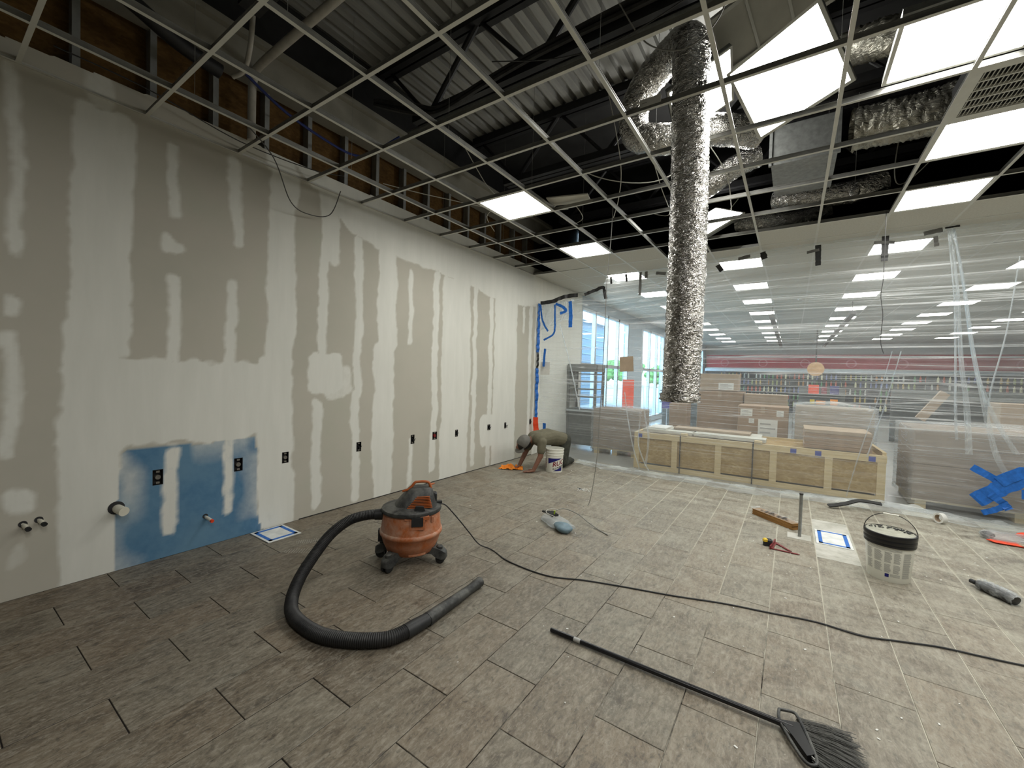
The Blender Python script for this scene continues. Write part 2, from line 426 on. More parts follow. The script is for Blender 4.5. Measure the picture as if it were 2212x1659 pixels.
M['leaf_green'] = plain('leaf_green', (.10, .22, .06), .8, var=.5, scale=6)
M['asphalt'] = plain('asphalt', (.30, .30, .29), .9, var=.1, scale=4)

# ================================================================== SETTING
S = .6096; Y0 = .4075; CZ = 3.3185; WX = -3.995; SHEET_Y = 6.62; DECK_Z = 4.80
def Ly(k): return Y0+k*S
def Mx(i): return -3.4696+(i-1)*S

# ---- left wall: taped and mudded drywall with cut-outs for the boxes
strips = [(0.36,0.42,2.24,3.27,.8),(0.37,0.44,2.16,2.3,.9),(0.36,0.42,1.75,1.9,.9),(0.35,0.42,0.91,1.68,.8),(0.36,0.48,0.53,0.71,.8),(0.37,0.45,0.21,0.33,.4),
 (0.64,0.94,1.54,3.27,1),(0.59,0.89,-0.07,1.76,1),(0.61,2.12,0.90,1.53,1),(0.83,1.82,0.88,1.53,1),(1.15,1.22,2.64,3.22,.9),(1.12,1.24,2.36,2.49,.95),
 (1.15,1.23,1.5,2.19,.9),(1.14,1.23,0.14,0.84,.9),(1.58,1.66,2.54,3.29,.9),(1.55,1.63,1.5,2.24,.9),(1.54,1.62,0.22,0.87,.85),(1.87,2.13,1.5,3.41,1),
 (1.83,2.13,-0.07,1.6,1),(0.6,.87,-.07,1.0,1),(2.38,2.6,2.58,3.39,1),(2.36,2.46,1.6,2.61,1),(2.27,2.65,1.27,1.65,1),(2.44,2.75,1.22,1.54,.7),(2.32,2.42,0.06,1.18,1),
 (2.78,2.88,1.18,2.99,1),(2.77,2.87,0.02,1.29,1),(3.09,3.36,1.72,2.97,1),(3.06,3.35,-0.02,1.83,1),(3.56,3.63,1.83,2.76,1),(3.6,3.67,0.03,0.69,.8),
 (3.98,4.09,0.13,2.82,1),(4.17,4.76,-.06,2.83,1),(4.83,4.92,0.08,2.79,1),(5.22,5.32,0.05,2.72,1),(5.37,6.02,-0.06,2.78,1),(6.21,6.28,2.23,2.72,1),
 (6.42,6.52,0.2,2.75,1),(5.05,5.55,0.35,0.84,1),(6.62,9,-.1,3.4,1),(.70,.84,3.27,3.5,.6),(1.84,2.1,3.3,3.45,.8)]
topline = [(1.9,3.6),(2.125,3.42),(2.41,3.24),(2.735,2.99),(3.07,2.91),(3.37,2.893),(4.0,2.848),(4.77,2.778),(5.23,2.719),(6.04,2.735),(6.75,2.76),(9,2.7)]
blue_poly = [(.855,-.05),(.845,.44),(.875,.70),(.90,.84),(1.03,.865),(1.33,.85),(1.6,.868),(1.80,.87),(1.815,.63),(1.81,.2),(1.88,-.05)]
outlet_spec = [(1.097,.635,.064,.118),(1.654,.640,.068,.115),(2.060,.640,.062,.105),(2.873,.637,.062,.105),(3.667,.628,.062,.115),(4.063,.632,.085,.105),(4.505,.620,.06,.10),(5.277,.634,.075,.09),(5.735,.625,.055,.10),(6.54,.625,.06,.10)]
ys = set(np.round(np.arange(-2.6, 8.661, .02), 4).tolist()); zs = set(np.round(np.arange(0, 3.501, .02), 4).tolist())
for (a, b, w, h) in outlet_spec:
    ys |= {round(a-w/2, 4), round(a+w/2, 4)}; zs |= {round(b-h/2, 4), round(b+h/2, 4)}
ys = np.array(sorted(ys)); zs = np.array(sorted(zs))
YY, ZZ = np.meshgrid(ys, zs, indexing='ij')
def vn(a, b, sc, seed):
    r = np.random.RandomState(seed); g = r.rand(64, 64)
    a = (a*sc) % 63; b = (b*sc) % 63; i = np.floor(a).astype(int); j = np.floor(b).astype(int); u = a-i; v = b-j
    u = u*u*(3-2*u); v = v*v*(3-2*v)
    return (g[i, j]*(1-u)*(1-v)+g[(i+1) % 64, j]*u*(1-v)+g[i, (j+1) % 64]*(1-u)*v+g[(i+1) % 64, (j+1) % 64]*u*v)-.5
wobA = .040*vn(YY+5, ZZ, 3.1, 1)+.026*vn(YY+5, ZZ, 11, 2)+.014*vn(YY+2, ZZ, 27, 12); wobB = .06*vn(YY+9, ZZ+3, 4, 3)+.035*vn(YY, ZZ+3, 14, 4)+.02*vn(YY, ZZ+1, 30, 13)
mud = np.zeros_like(YY)
for k, (a, b, c, d, s_) in enumerate(strips):
    soft = .030; yy_ = YY+wobA+.03*vn(YY+k*3.3, ZZ+k*1.7, 2.2, 5); zz_ = ZZ+wobB+.05*vn(YY+k, ZZ, 9, 6)
    hw, hh_ = (b-a)/2, (d-c)/2; rc = min(hw, hh_, .07)*.8; qy = np.abs(yy_-(a+b)/2)-hw+rc; qz = np.abs(zz_-(c+d)/2)-hh_+rc
    ed = rc-(np.hypot(np.maximum(qy, 0), np.maximum(qz, 0))+np.minimum(np.maximum(qy, qz), 0))
    mud = np.maximum(mud, s_*np.clip(ed/soft+.5, 0, 1))
tl = np.interp(YY, [p[0] for p in topline], [p[1] for p in topline])
mud = np.maximum(mud, np.clip((ZZ+wobB*.8-tl)/.03+.5, 0, 1)*(YY > 1.95))
def poly_in(poly, y, z):
    ins = np.zeros_like(y, bool); n = len(poly); j = n-1
    for i in range(n):
        (a, b), (c, d) = poly[i], poly[j]
        cond = ((b > z) != (d > z)) & (y < (c-a)*(z-b)/(d-b+1e-9)+a); ins ^= cond; j = i
    return ins
blue = poly_in(blue_poly, YY+.5*wobA, ZZ+.5*wobB).astype(float)
# the wide mud bands stop at the edge of the blue board; only the two fastener strips run over it
over = np.zeros_like(YY)
for (a, b, c, d, s_) in ((1.14,1.23,.14,.83,.85),(1.54,1.62,.22,.9,.8)):
    qy = np.abs(YY+wobA-(a+b)/2)-(b-a)/2+.04; qz = np.abs(ZZ+wobB-(c+d)/2)-(d-c)/2+.04; ed = .04-(np.hypot(np.maximum(qy, 0), np.maximum(qz, 0))+np.minimum(np.maximum(qy, qz), 0)); over = np.maximum(over, s_*np.clip(ed/.03+.5, 0, 1))
bl_in = np.minimum(np.minimum(YY-.85, 1.82-YY), .87-ZZ)
smear = .42*np.clip((vn(YY+1, ZZ, 5, 21)+.12)*3, 0, 1)*np.clip(1.1-bl_in/.22, .12, 1)+.25*np.clip(vn(YY+3, ZZ+2, 2.6, 22)*4, 0, 1)
mud = np.where(blue > .5, np.maximum(over, smear), mud)
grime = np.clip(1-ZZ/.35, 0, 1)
nY, nZ = len(ys), len(zs)
topz = np.where(True, 3.44+.03*np.floor(1.5*(vn(ys, ys*0, .9, 9)+.5)*3)/3, 0)   # ragged upper edge of the board
zcol = np.minimum(ZZ, topz[:, None])
V = np.stack([np.full(YY.size, WX), YY.ravel(), zcol.ravel()], 1)
holes = [(a-w/2, a+w/2, b-h/2, b+h/2) for (a, b, w, h) in outlet_spec]
F = []
ymid = (ys[1:]+ys[:-1])/2; zmid = (zs[1:]+zs[:-1])/2
for i in range(nY-1):
    for j in range(nZ-1):
        if zs[j] >= topz[i]: continue
        if .55 < zmid[j] < .72 and any(h0 < ymid[i] < h1 and h2 < zmid[j] < h3 for (h0, h1, h2, h3) in holes): continue
        F.append((i*nZ+j, (i+1)*nZ+j, (i+1)*nZ+j+1, i*nZ+j+1))
me = bpy.data.meshes.new('wall_left'); me.from_pydata(V.tolist(), [], F); me.materials.append(M['drywall'])
ca = me.color_attributes.new('mud', 'FLOAT_COLOR', 'POINT')
ca.data.foreach_set('color', np.stack([mud.ravel(), blue.ravel(), grime.ravel(), np.ones(mud.size)], 1).ravel().astype(np.float32))
wall_left = link(bpy.data.objects.new('wall_left', me)); tag(wall_left, 'grey drywall wall with white joint compound strips and a blue patch', 'wall', kind='structure')
# studs and sheathing above the board
st = MB().box(-.0, .09, -.02, .02, 0, 1.36).mesh('stud', M['stud'])
sh = MB().box(-.012, 0, -.195, .195, 0, 1.36).mesh('sheathing_panel', M['sheathing'])
k = 0; y = -.55
while y < 6.6:
    o = link(bpy.data.objects.new('stud', st), wall_left); o.location = (-4.15, y, 3.42)
    o = link(bpy.data.objects.new('sheathing_panel', sh), wall_left); o.location = (-4.155, y+.203, 3.42)
    y += .406; k += 1
MB().box(-4.24, -4.17, -2.7, 8.7, -.1, 4.95).build('wall_left_backing', M['dark_steel'], wall_left)
# pale gypsum-faced beam along the wall head, with a ledger
bb = MB().box(-4.1, -3.90, -2.6, 6.9, 4.0, 4.24).box(-3.93, -3.84, -2.6, 6.9, 4.24, 4.29).build('wall_head_beam', plain('beam_board', (.27, .26, .22), .85, var=.15, scale=3), wall_left)
MB().box(-4.12, -3.92, -2.6, 6.9, 4.29, 4.79).build('ledger_channel', M['black_steel'], wall_left)
# dark gap under the board
MB().box(WX-.01, WX+.004, 2.2, 6.6, 0, .008).build('trim_1', M['black_steel'])
tag(bpy.data.objects['trim_1'], 'dark open gap where the drywall meets the floor', 'trim', kind='structure')
tr = MB().box(WX, WX+.022, -2.6, 25, CZ, CZ+.0015).box(WX, WX+.0015, -2.6, 25, CZ, CZ+.022).build('trim_2', M['tee_white'])
tag(tr, 'white metal wall angle carrying the edge of the ceiling grid', 'trim', kind='structure')

# ---- electrical boxes in the cut-outs
for i, (a, b, w, h) in enumerate(outlet_spec):
    t = empty('outlet_box', (WX, a, b))
    d = .045; m_ = MB()
    m_.box(-d, 0.001, -w/2, -w/2+.002, -h/2, h/2).box(-d, .001, w/2-.002, w/2, -h/2, h/2).box(-d, .001, -w/2, w/2, -h/2, -h/2+.002).box(-d, .001, -w/2, w/2, h/2-.002, h/2).box(-d-.002, -d, -w/2, w/2, -h/2, h/2)
    m_.build('box_shell', M['outlet_dark'], t)
    for q0, q1 in ((.30, .42), (-.42, -.30)): MB().box(-.012, .0005, -w*.17, w*.17, h*q0, h*q1).build('mounting_strap', M['outlet_grey'], t)
    if i < 3 or i == 5:
        q = MB().lathe([(0, .004), (w*.26, .004), (w*.28, 0), (w*.28, -.02)], 16, M=Matrix.Rotation(R(90), 4, 'Y')); q.build('receptacle', M['outlet_grey'] if i < 5 else M['red_plastic'], t)
    else:
        q = MB()
        for s_ in range(3):
            pts = catmull([(-.04, -.01+.01*s_, .02-.02*s_), (.01, -.012+.012*s_, .015*(1-s_)), (.018+.012*(i % 3), .012*s_, -.03+.02*s_), (.005, .02, -.035+.01*s_)], 5); q.tube(pts, .0025, 5)
        q.build('wire_tail', M['black_plastic'], t)
    wh = ['low down on the blue board beside the wide drain pipe', 'on the blue board, between two mudded screw lines', 'in white compound just past the blue board', 'in grey paper above the vacuum cleaner', 'cut high in grey paper beside a short compound stub', 'with a reddish receptacle in it on a compound strip',
          'with loose black wires, in the broad white band', 'plain and square, in a round dab of compound', 'with wires curling out, in white compound', 'close to the taped edge of the plastic sheet'][i]
    tag(t, 'open electrical box '+wh, 'outlet', 'open outlet boxes along the wall')
# ---- pipe stubs
def stub(name, y, z, ln, r, label, tip=None, tilt=-.15, hole=True):
    t = empty(name, (WX, y, z))
    d = Vector((1, .28, tilt)).normalized()
    m_ = MB().tube([Vector((-.05, 0, 0)), d*ln*.5, d*ln], r, 16, cap=True); m_.build('pipe', M['pvc'], t, True)
    MB().lathe([(r*1.55, 0), (r*.6, 0), (r*.6, .0012), (r*1.55, .0012), (r*1.55, 0)], 20, M=Matrix.Translation((0.0006, 0, .004)) @ Matrix.Rotation(R(90), 4, 'Y')).build('wall_hole', M['outlet_dark'], t)
    MB().tube([d*(ln-.012), d*(ln+.004)], r*1.08, 16).build('end_cap', tip or M['pvc'], t, True)
    return tag(t, label, 'pipe')
stub('drain_stub', .862, .455, .085, .030, 'wide capped cream drain pipe sticking out beside the blue patch')
stub('water_stub', .425, .462, .065, .013, 'thin water pipe stub with dark tip, farther from the blue patch', M['black_plastic'], -.35)
stub('water_stub', .492, .472, .065, .013, 'thin water pipe stub with dark tip, between its twin and the drain pipe', M['black_plastic'], -.3)
stub('water_stub', 1.41, .245, .085, .013, 'thin water pipe stub with red cap on the blue patch', M['orange_tape'], -.35)

# ---- floor
fb = MB().box(-4.3, 6.1, -2.7, 6.75, -.10, -.0035).build('floor', M['grout']); tag(fb, 'brown stone tile floor, dusty and partly grouted', 'floor', kind='structure')
TW, TL = .3015, .602
tile_me = MB().bbox(-.1486, .1486, -.2988, .2988, -.0095, 0, .0014).mesh('tile', M['tile'])
cols = []; i = 0
xj = -.067
while xj > WX: xj -= TW; i -= 1
n_t = 0
c = i
while xj < 3.4:
    off = 2.318 if c % 2 == 0 else 2.318+.301
    y = off-TL*6
    while y < 6.72:
        xc, yc = xj+TW/2, y+TL/2
        ok = yc > -.15 and yc < 6.62 and xc < .36*yc+.95 and yc > -.35-.2*xc-.6*max(0, -1.6-xc)
        if abs(xj-.2345) < .05 and 4.3 < y < 5.5: ok = False
        if ok:
            o = bpy.data.objects.new('tile', tile_me); link(o, fb)
            wx0 = max(xj+.0015, WX+.002)
            o.location = (xc, yc, random.uniform(-.0006, .0006)); o.rotation_euler = (random.uniform(-.0012, .0012), random.uniform(-.0018, .0018), random.uniform(-.0015, .0015)+(math.pi if random.random() < .5 else 0))
            if xj < WX:   # cut tile at the wall
                x1 = xj+TW-.0025; o.location.x = (WX+.003+x1)/2; o.scale.x = (x1-WX-.003)/.2976
            n_t += 1
        y += TL
    xj += TW; c += 1
MB().box(.2355, .5345, 4.43, 5.625, -.02, -.0026).build('thinset_bed', M['thinset'], fb)
MB().box(.02, .21, 4.80, 4.97, .0005, .0016).build('mortar_patch', M['thinset'], fb)
sf = MB().box(-4.15, 12.1, 6.75, 25.1, -.10, -.012).build('floor_store', M['store_floor']); tag(sf, 'grey polished floor of the shop behind the sheeting', 'floor', kind='structure')

# ---- walls beyond the frame and the shop shell
w = MB().box(6.0, 6.1, -2.6, 6.75, 0, 4.95).build('wall_right', plain('bare_board_side', (.30, .29, .26), .8)); tag(w, 'plain wall closing the room opposite the mudded wall', 'wall', kind='structure')
w = MB().box(-4.1, 6.1, -2.7, -2.6, 0, 4.95).build('wall_back', plain('bare_board', (.16, .155, .14), .8)); tag(w, 'plain wall behind the camera', 'wall', kind='structure')
w = MB().box(6.0, 12.0, 6.65, 6.75, 0, 4.95).build('wall_side', M['store_wall']); tag(w, 'partition stub between room and shop', 'wall', kind='structure')
w = MB().box(12, 12.1, 6.65, 25.1, 0, 4.95).build('wall_store_right', M['store_wall']); tag(w, 'far side wall of the shop', 'wall', kind='structure')
wf = MB().box(-4.1, 12.1, 25.0, 25.1, 0, 4.95).build('wall_far', M['store_wall']); tag(wf, 'end wall of the shop above the drinks coolers', 'wall', kind='structure')
# roof deck: ribs run away from the camera
m_ = MB(); prof = []; x = -4.2
while x < 12.1:
    prof += [(x, DECK_Z), (x+.075, DECK_Z), (x+.085, DECK_Z+.055), (x+.133, DECK_Z+.055), (x+.143, DECK_Z)]; x += .152
vs = [(a, -2.7, b) for a, b in prof]+[(a, 25.1, b) for a, b in prof]; n = len(prof)
m_.add(vs, [(i, i+1, n+i+1, n+i) for i in range(n-1)])
m_.box(-4.3, 12.2, -2.8, 25.2, DECK_Z+.06, DECK_Z+.12)
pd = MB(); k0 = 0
for (x0, x1, y0, y1) in ((-4.15, 6.0, 4.68, 25.0), (.35, 6.0, -2.6, 4.68)): pd.box(x0, x1, y0, y1, DECK_Z-.012, DECK_Z-.004)  # black sheet added below the deck to imitate the void's shade
pd = pd.build('ceiling_void_shade', plain('void_shade_black', (.012, .012, .012), .7, var=.5, scale=3)); tag(pd, 'black sheet added under the deck to stand in for the shade of the ceiling void', 'shade sheet', kind='structure')
rd = m_.build('ceiling_deck', M['deck']); tag(rd, 'ribbed grey metal roof deck above the open ceiling grid', 'roof deck', kind='structure')
# ceiling slab far down the shop (tiles too far to pick apart)
sl = MB().box(-4.0, 12.0, Ly(20), 25, CZ+.002, CZ+.03).build('ceiling_store', M['sceil']); tag(sl, 'white tiled ceiling stretching down the shop', 'ceiling', kind='structure')
sl2 = MB().box(Mx(14), 12.0, Ly(10), Ly(20), CZ+.002, CZ+.03).build('ceiling_store_side', M['sceil']); tag(sl2, 'white tiled ceiling over the far side of the shop', 'ceiling', kind='structure')

# ---- ceiling grid: main runners and cross tees
grid = empty('ceiling_grid', (0, 0, CZ)); tag(grid, 'white suspended ceiling grid with most of its tiles missing', 'ceiling grid', kind='structure')
mr = MB().box(-.012, .012, -2.6, Ly(20), 0, .0018).box(-.0013, .0013, -2.6, Ly(20), .0018, .036, 1).box(-.004, .004, -2.6, Ly(20), .036, .042, 1).mesh('main_runner', [M['tee_white'], M['tee_web']])
for i in range(1, 15):
    o = link(bpy.data.objects.new('main_runner', mr), grid); o.location = (Mx(i), 0, 0)
def tee(L):
    m_ = MB().box(-L/2+.012, L/2-.012, -.012, .012, 0.0002, .0018)
    m_.box(-L/2+.002, L/2-.002, -.0012, .0012, .0018, .034, 1).box(-L/2+.002, L/2-.002, -.0035, .0035, .034, .039, 1)
    return m_.mesh('cross_tee', [M['tee_white'], M['tee_web']])
ct = tee(S); ctw = tee(Mx(1)-WX)
n_ct = 0
for k in range(-1, 20):
    for i in range(0, 14):
        x0 = WX if i == 0 else Mx(i); x1 = Mx(i+1); xc = (x0+x1)/2
        if xc > .46*Ly(k)+1.2: continue
        if k > 13 and i % 3 == 0 and False: continue
        o = link(bpy.data.objects.new('cross_tee', ctw if i == 0 else ct), grid); o.location = (xc, Ly(k), 0); n_ct += 1
hw = MB()
wire_me = MB().tube([(0, 0, 0), (0, 0, DECK_Z-CZ-.04)], .0016, 5).mesh('hanger_wire', M['wire_grey'])
for i in (1, 3, 5, 7):
    for k in (1, 3, 5, 7):
        o = link(bpy.data.objects.new('hanger_wire', wire_me), grid); o.location = (Mx(i)+.004, Ly(k)+.12, .04)
# ---- ceiling tiles that are in place
ctile = MB().box(-.297, .297, -.297, .297, 0, .015).mesh('ceiling_tile', M['ctile'])
ctile_w = MB().box(-(Mx(1)-WX)/2+.008, (Mx(1)-WX)/2-.008, -.297, .297, 0, .015).mesh('ceiling_tile', M['ctile'])
store_lights = set()
for c_ in (2, 5, 8, 11):
    for k in (11, 14, 17): store_lights.add((c_, k))
ctp = empty('ceiling_tiles', (0, 0, CZ)); tag(ctp, 'speckled white ceiling tiles laid from the sheeting into the shop', 'ceiling', kind='structure')
n_ctile = 0
for k in range(9, 20):
    for i in range(0, 14):
        if (i, k) in store_lights: continue
        if k == 9 and i in (0, 4, 5): continue
        x0 = WX if i == 0 else Mx(i); xc = (x0+Mx(i+1))/2
        if xc > .5*Ly(k)+1.6: continue
        o = link(bpy.data.objects.new('tile', ctile_w if i == 0 else ctile), ctp); o.location = (xc, Ly(k)+S/2, .002+(.0 if random.random() > .1 else .004)); n_ctile += 1

# ---- open-web roof joists
def joist(y, label):
    t = empty('roof_joist', (0, y, 0)); x0, x1 = -3.85, 6.0; zt, zb = 4.77, 4.06
    MB().box(x0, x1, -.07, -.01, zt-.07, zt+.02).box(x0, x1, .01, .07, zt-.07, zt+.02).box(x0, x1, -.01, .01, zt-.02, zt+.01).build('top_chord', M['black_steel'], t)
    MB().box(x0+.55, x1, -.07, -.01, zb-.03, zb+.05).box(x0+.55, x1, .01, .07, zb-.03, zb+.05).box(x0+.55, x1, -.01, .01, zb-.01, zb+.02).build('bottom_chord', M['black_steel'], t)
    web = None; x = x0+.1; step = .62; kk = 0
    while x < x1-step:
        a = (x, 0, zt-.02) if kk % 2 == 0 else (x, 0, zb+.02); b = (x+step, 0, zb+.02) if kk % 2 == 0 else (x+step, 0, zt-.02)
        MB().tube([a, b], .030 if kk % 2 else .020, 8).build('web_bar', M['black_steel'], t); x += step; kk += 1
    return tag(t, label, 'joist', 'open-web roof joists')
joist(1.4, 'black open-web steel joist with no cables, across the ribbed deck'); joist(3.0, 'black open-web steel joist with cables bundled along its lower chord')
joist(4.6, 'black open-web steel joist over the first square lit panel'); joist(6.2, 'black open-web steel joist deep in the dark near the plastic sheet')

# ---- shop windows along the continued left wall
ww = MB()
spans = []   # (y0,y1,z0,z1) openings
open_y = [(8.70, 11.95), (13.35, 16.0), (17.4, 20.0), (21.4, 24.2)]
ya = 8.66
for (a, b) in open_y:
    if a > ya: ww.box(-4.15, WX, ya, a, 0, 4.95)
    ww.box(-4.15, WX, a, b, 3.08, 4.95); ww.box(-4.15, WX, a, b, 0, .12); ya = b
ww.box(-4.15, WX, ya, 25.0, 0, 4.95)
w = ww.build('wall_windows', plain('pale_blue_wall', (.40, .47, .52), .7, var=.06)); tag(w, 'pierced window wall of the shop, in daylight', 'wall', kind='structure')
for n_, (a, b) in enumerate(open_y):
    t = empty('window_%d' % (n_+1), (WX-.06, a, 0)); tag(t, None, None, None, 'structure')
    t['label'] = ['first shop window past the mudded wall', 'second shop window along the side wall', 'third shop window along the side wall', 'last shop window before the coolers'][n_]; t['category'] = 'window'
    fr = MB(); L = b-a
    nd = 4 if n_ == 0 else 3
    for k in range(nd+1): fr.box(-.04, .05, L*k/nd-.04, L*k/nd+.04, .12, 3.08)
    for z in (.14, 1.76, 3.05): fr.box(-.04, .05, 0, L, z-.04, z+.04)
    fr.build('window_frame', M['alu'], t)
    for k in range(nd):
        MB().box(-.004, .004, L*k/nd+.04, L*(k+1)/nd-.04, 1.8, 3.01).build('pane', M['glass'], t)
        MB().box(-.004, .004, L*k/nd+.04, L*(k+1)/nd-.04, .18, 1.72).build('pane', M['glass'], t)
# ---- outdoors
g = MB().box(-80, -4.2, -10, 90, -.25, -.12).build('ground_outside', M['asphalt']); tag(g, 'grey car park outside the shop windows', 'ground', kind='structure')
bld = empty('neighbour_building', (-9.5, 17, -.12))
MB().box(-6, 0, 1.0, 7.2, 0, 4.6).build('siding_wall', plain('blue_siding', (.16, .22, .28), .8, var=.1), bld)
lap = MB().box(0, .03, 1.0, 7.2, .3, .33).build('siding_lap', plain('siding_lap', (.30, .38, .45), .8), bld)
for k in range(1, 10): copy_obj(lap, bld, loc=(0, 0, k*.42))
MB().box(-6.2, .25, .8, 7.4, 4.6, 4.75).build('roof_edge', M['alu'], bld)
tag(bld, 'blue-grey clad building seen through the shop windows', 'building')
for k, (x, y, h) in enumerate([(-20, 55, 4.2), (-26, 62, 5), (-24, 76, 5), (-18, 68, 3.6)]):
    t = empty('tree', (x, y, -.12)); MB().tube([(0, 0, 0), (0, 0, h*.5)], .16, 8).build('trunk', M['cardboard'], t)
    q = MB()
    for j in range(26):
        a, b = random.uniform(0, 6.28), random.uniform(.2, 1.5); q.ball((math.cos(a)*b, math.sin(a)*b, h*.5+random.uniform(-.8, 1.4)), .7, .7, .55, 8)
    q.build('crown', M['leaf_green'], t); tag(t, 'leafy green tree beyond the car park', 'tree', 'trees beyond the car park')

# ================================================================== LIGHTS
fr_me = MB()
for (a, b, c, d) in ((-.298, .298, -.298, -.277), (-.298, .298, .277, .298), (-.298, -.277, -.277, .277), (.277, .298, -.277, .277)): fr_me.box(a, b, c, d, -.0005, .012)
fr_me = fr_me.mesh('frame', M['white_paint'])
hs_me = MB().box(-.296, .296, -.296, .296, .0121, .045).box(-.18, .18, -.06, .06, .045, .075).mesh('housing', M['galv'])
def diff_mesh(mat): return MB().add([(-.284, -.284, .004), (.284, -.284, .004), (.284, .284, .004), (-.284, .284, .004)], [(0, 3, 2, 1)]).mesh('diffuser', mat)
df_room = diff_mesh(M['panel_room']); df_store = diff_mesh(M['panel_store']); df_off = diff_mesh(M['gypsum_board'])
def light(mat4, diff, label, group=None, name='ceiling_light'):
    t = empty(name); t.matrix_world = mat4
    for nm, me_ in (('frame', fr_me), ('diffuser', diff), ('housing', hs_me)):
        link(bpy.data.objects.new(nm, me_), t)
    return tag(t, label, 'ceiling light', group)
def cell_light(i, k, diff, label, group, dz=.0025): return light(Matrix.Translation((Mx(i)+S/2, Ly(k)+S/2, CZ+dz)), diff, label, group)
G1 = 'square lit panels in the room'
cell_light(2, 5, df_room, 'lit square panel with a pale gypsum scrap resting beside its housing', G1)
cell_light(2, 8, df_room, 'lit square panel in the grid just before the first laid ceiling tiles', G1)
cell_light(8, 6, df_room, 'lit square panel in the grid beside the louvred air return', G1)
cell_light(8, 8, df_room, 'lit square panel touching the laid ceiling tiles, in line with the air return', G1)
for (i_, k_, l_) in ((11, 2, 'unseen panel added for fill light in the row nearest the plain wall, first of its row'), (11, 5, 'unseen panel added for fill light in the row by the plain wall, level with the air return'), (11, 8, 'unseen panel added for fill light in the row by the plain wall, next to the laid tiles'), (8, 2, 'unseen panel added for fill light between the loose panel and the back of the room'), (8, -1, 'unseen panel added for fill light behind the camera, in line with the air return'), (5, -1, 'unseen panel added for fill light behind the camera, in line with the hanging duct')):
    cell_light(i_, k_, df_room, l_, G1)  # unseen panels added on the grid's light spacing to brighten near wall and floor
light(Matrix.Translation((.395+.298, 3.151, CZ+.046)), df_room, 'lit square panel lying loose across a runner of the grid', G1)
def corner_light(P, diff, label, group=G1, flip=False):
    P = [Vector(p) for p in P]; c = sum(P, Vector())/4; u = (P[1]-P[0]); v = (P[3]-P[0]); su, sv = u.length, v.length
    u.normalize(); v = (v-u*v.dot(u)).normalized(); n = u.cross(v)
    if n.dot(Vector((0, 0, CAM_H))-c) > 0: v = -v; n = -n
    m = Matrix(((u.x*su/.6, v.x*sv/.6, n.x, c.x), (u.y*su/.6, v.y*sv/.6, n.y, c.y), (u.z*su/.6, v.z*sv/.6, n.z, c.z), (0, 0, 0, 1)))
    return light(m, diff, label, group)
corner_light([(-.54, 3.57, 3.833), (.026, 3.279, 3.93), (.312, 3.527, 3.513), (-.254, 3.817, 3.417)], df_room, 'lit square panel hanging steeply tilted above the grid')
corner_light([(-1.113, 3.70, 3.861), (-.633, 3.80, 4.129), (-.40, 4.30, 4.16), (-.88, 4.20, 3.90)], df_room, 'lit square panel half hidden behind the hanging foil duct loop')
corner_light([(-1.404, 5.80, 3.46), (-.987, 6.133, 3.80), (-.51, 6.02, 3.60), (-.927, 5.70, 3.375)], df_room, 'lit square panel dropped askew behind the lower foil duct, near the sheeting')
# unlit fixture leaning in the plenum
t = empty('troffer_housing'); c_ = Vector((-.26, 3.95, 4.50))
u = Vector((.86, -.05, .30)).normalized(); v = Vector((.25, .8, -.35)); v = (v-u*v.dot(u)).normalized(); n_ = u.cross(v)
t.matrix_world = Matrix(((u.x, v.x, n_.x, c_.x), (u.y, v.y, n_.y, c_.y), (u.z, v.z, n_.z, c_.z), (0, 0, 0, 1)))
MB().box(-.42, .42, -.24, .24, 0, .02).build('back_plate', M['gypsum_board'], t)
for (a, b, c, d) in ((-.42, .42, -.24, -.21), (-.42, .42, .21, .24), (-.42, -.39, -.21, .21), (.39, .42, -.21, .21), (-.14, -.12, -.21, .21), (.12, .14, -.21, .21)):
    MB().box(a, b, c, d, -.025, 0).build('rim', M['white_paint'], t)
tag(t, 'unlit cream fixture housing leaning above the tilted panel', 'light fixture')
for c_ in (2, 5, 8, 11, 14):
    for k in range(11, 36, 3):
        if c_ == 2 and k == 11: lab, g_ = 'lit square ceiling panel just behind the sheeting, by the black tape tags', 'square lit panels in the shop'
        else: lab, g_ = 'lit square panel in the rows of the shop ceiling', 'square lit panels in the shop'
        cell_light(c_, k, df_store, lab, g_, .0025 if k < 20 and c_ < 14 else -.013)
# ---- louvred air return
t = empty('air_return', (Mx(8)+S/2, Ly(5)+S/2, CZ+.002))
for (a, b, c, d) in ((-.297, .297, -.297, -.25), (-.297, .297, .25, .297), (-.297, -.25, -.25, .25), (.25, .297, -.25, .25)): MB().box(a, b, c, d, -.002, .012).build('frame', M['tee_white'], t)
for r_ in range(5):
    q = MB(); y0 = -.25+r_*.1
    for j in range(25):
        x = -.245+j*.02; q.add([(x, y0+.008, 0), (x+.012, y0+.008, .014), (x+.012, y0+.092, .014), (x, y0+.092, 0), (x+.002, y0+.008, 0), (x+.014, y0+.008, .014), (x+.014, y0+.092, .014), (x+.002, y0+.092, 0)], [(0, 1, 2, 3), (7, 6, 5, 4), (0, 3, 7, 4), (0, 4, 5, 1), (3, 2, 6, 7), (1, 5, 6, 2)])
    o = q.build('louvre_row', M['tee_white'], t); o['kind'] = 'stuff'
    MB().box(-.25, .25, y0-.006, y0+.006, -.001, .014).build('divider', M['tee_white'], t)
MB().box(-.27, .27, -.27, .27, .03, .2).build('plenum_box', M['black_steel'], t)
tag(t, 'white louvred square air return grille in the ceiling grid', 'air vent')

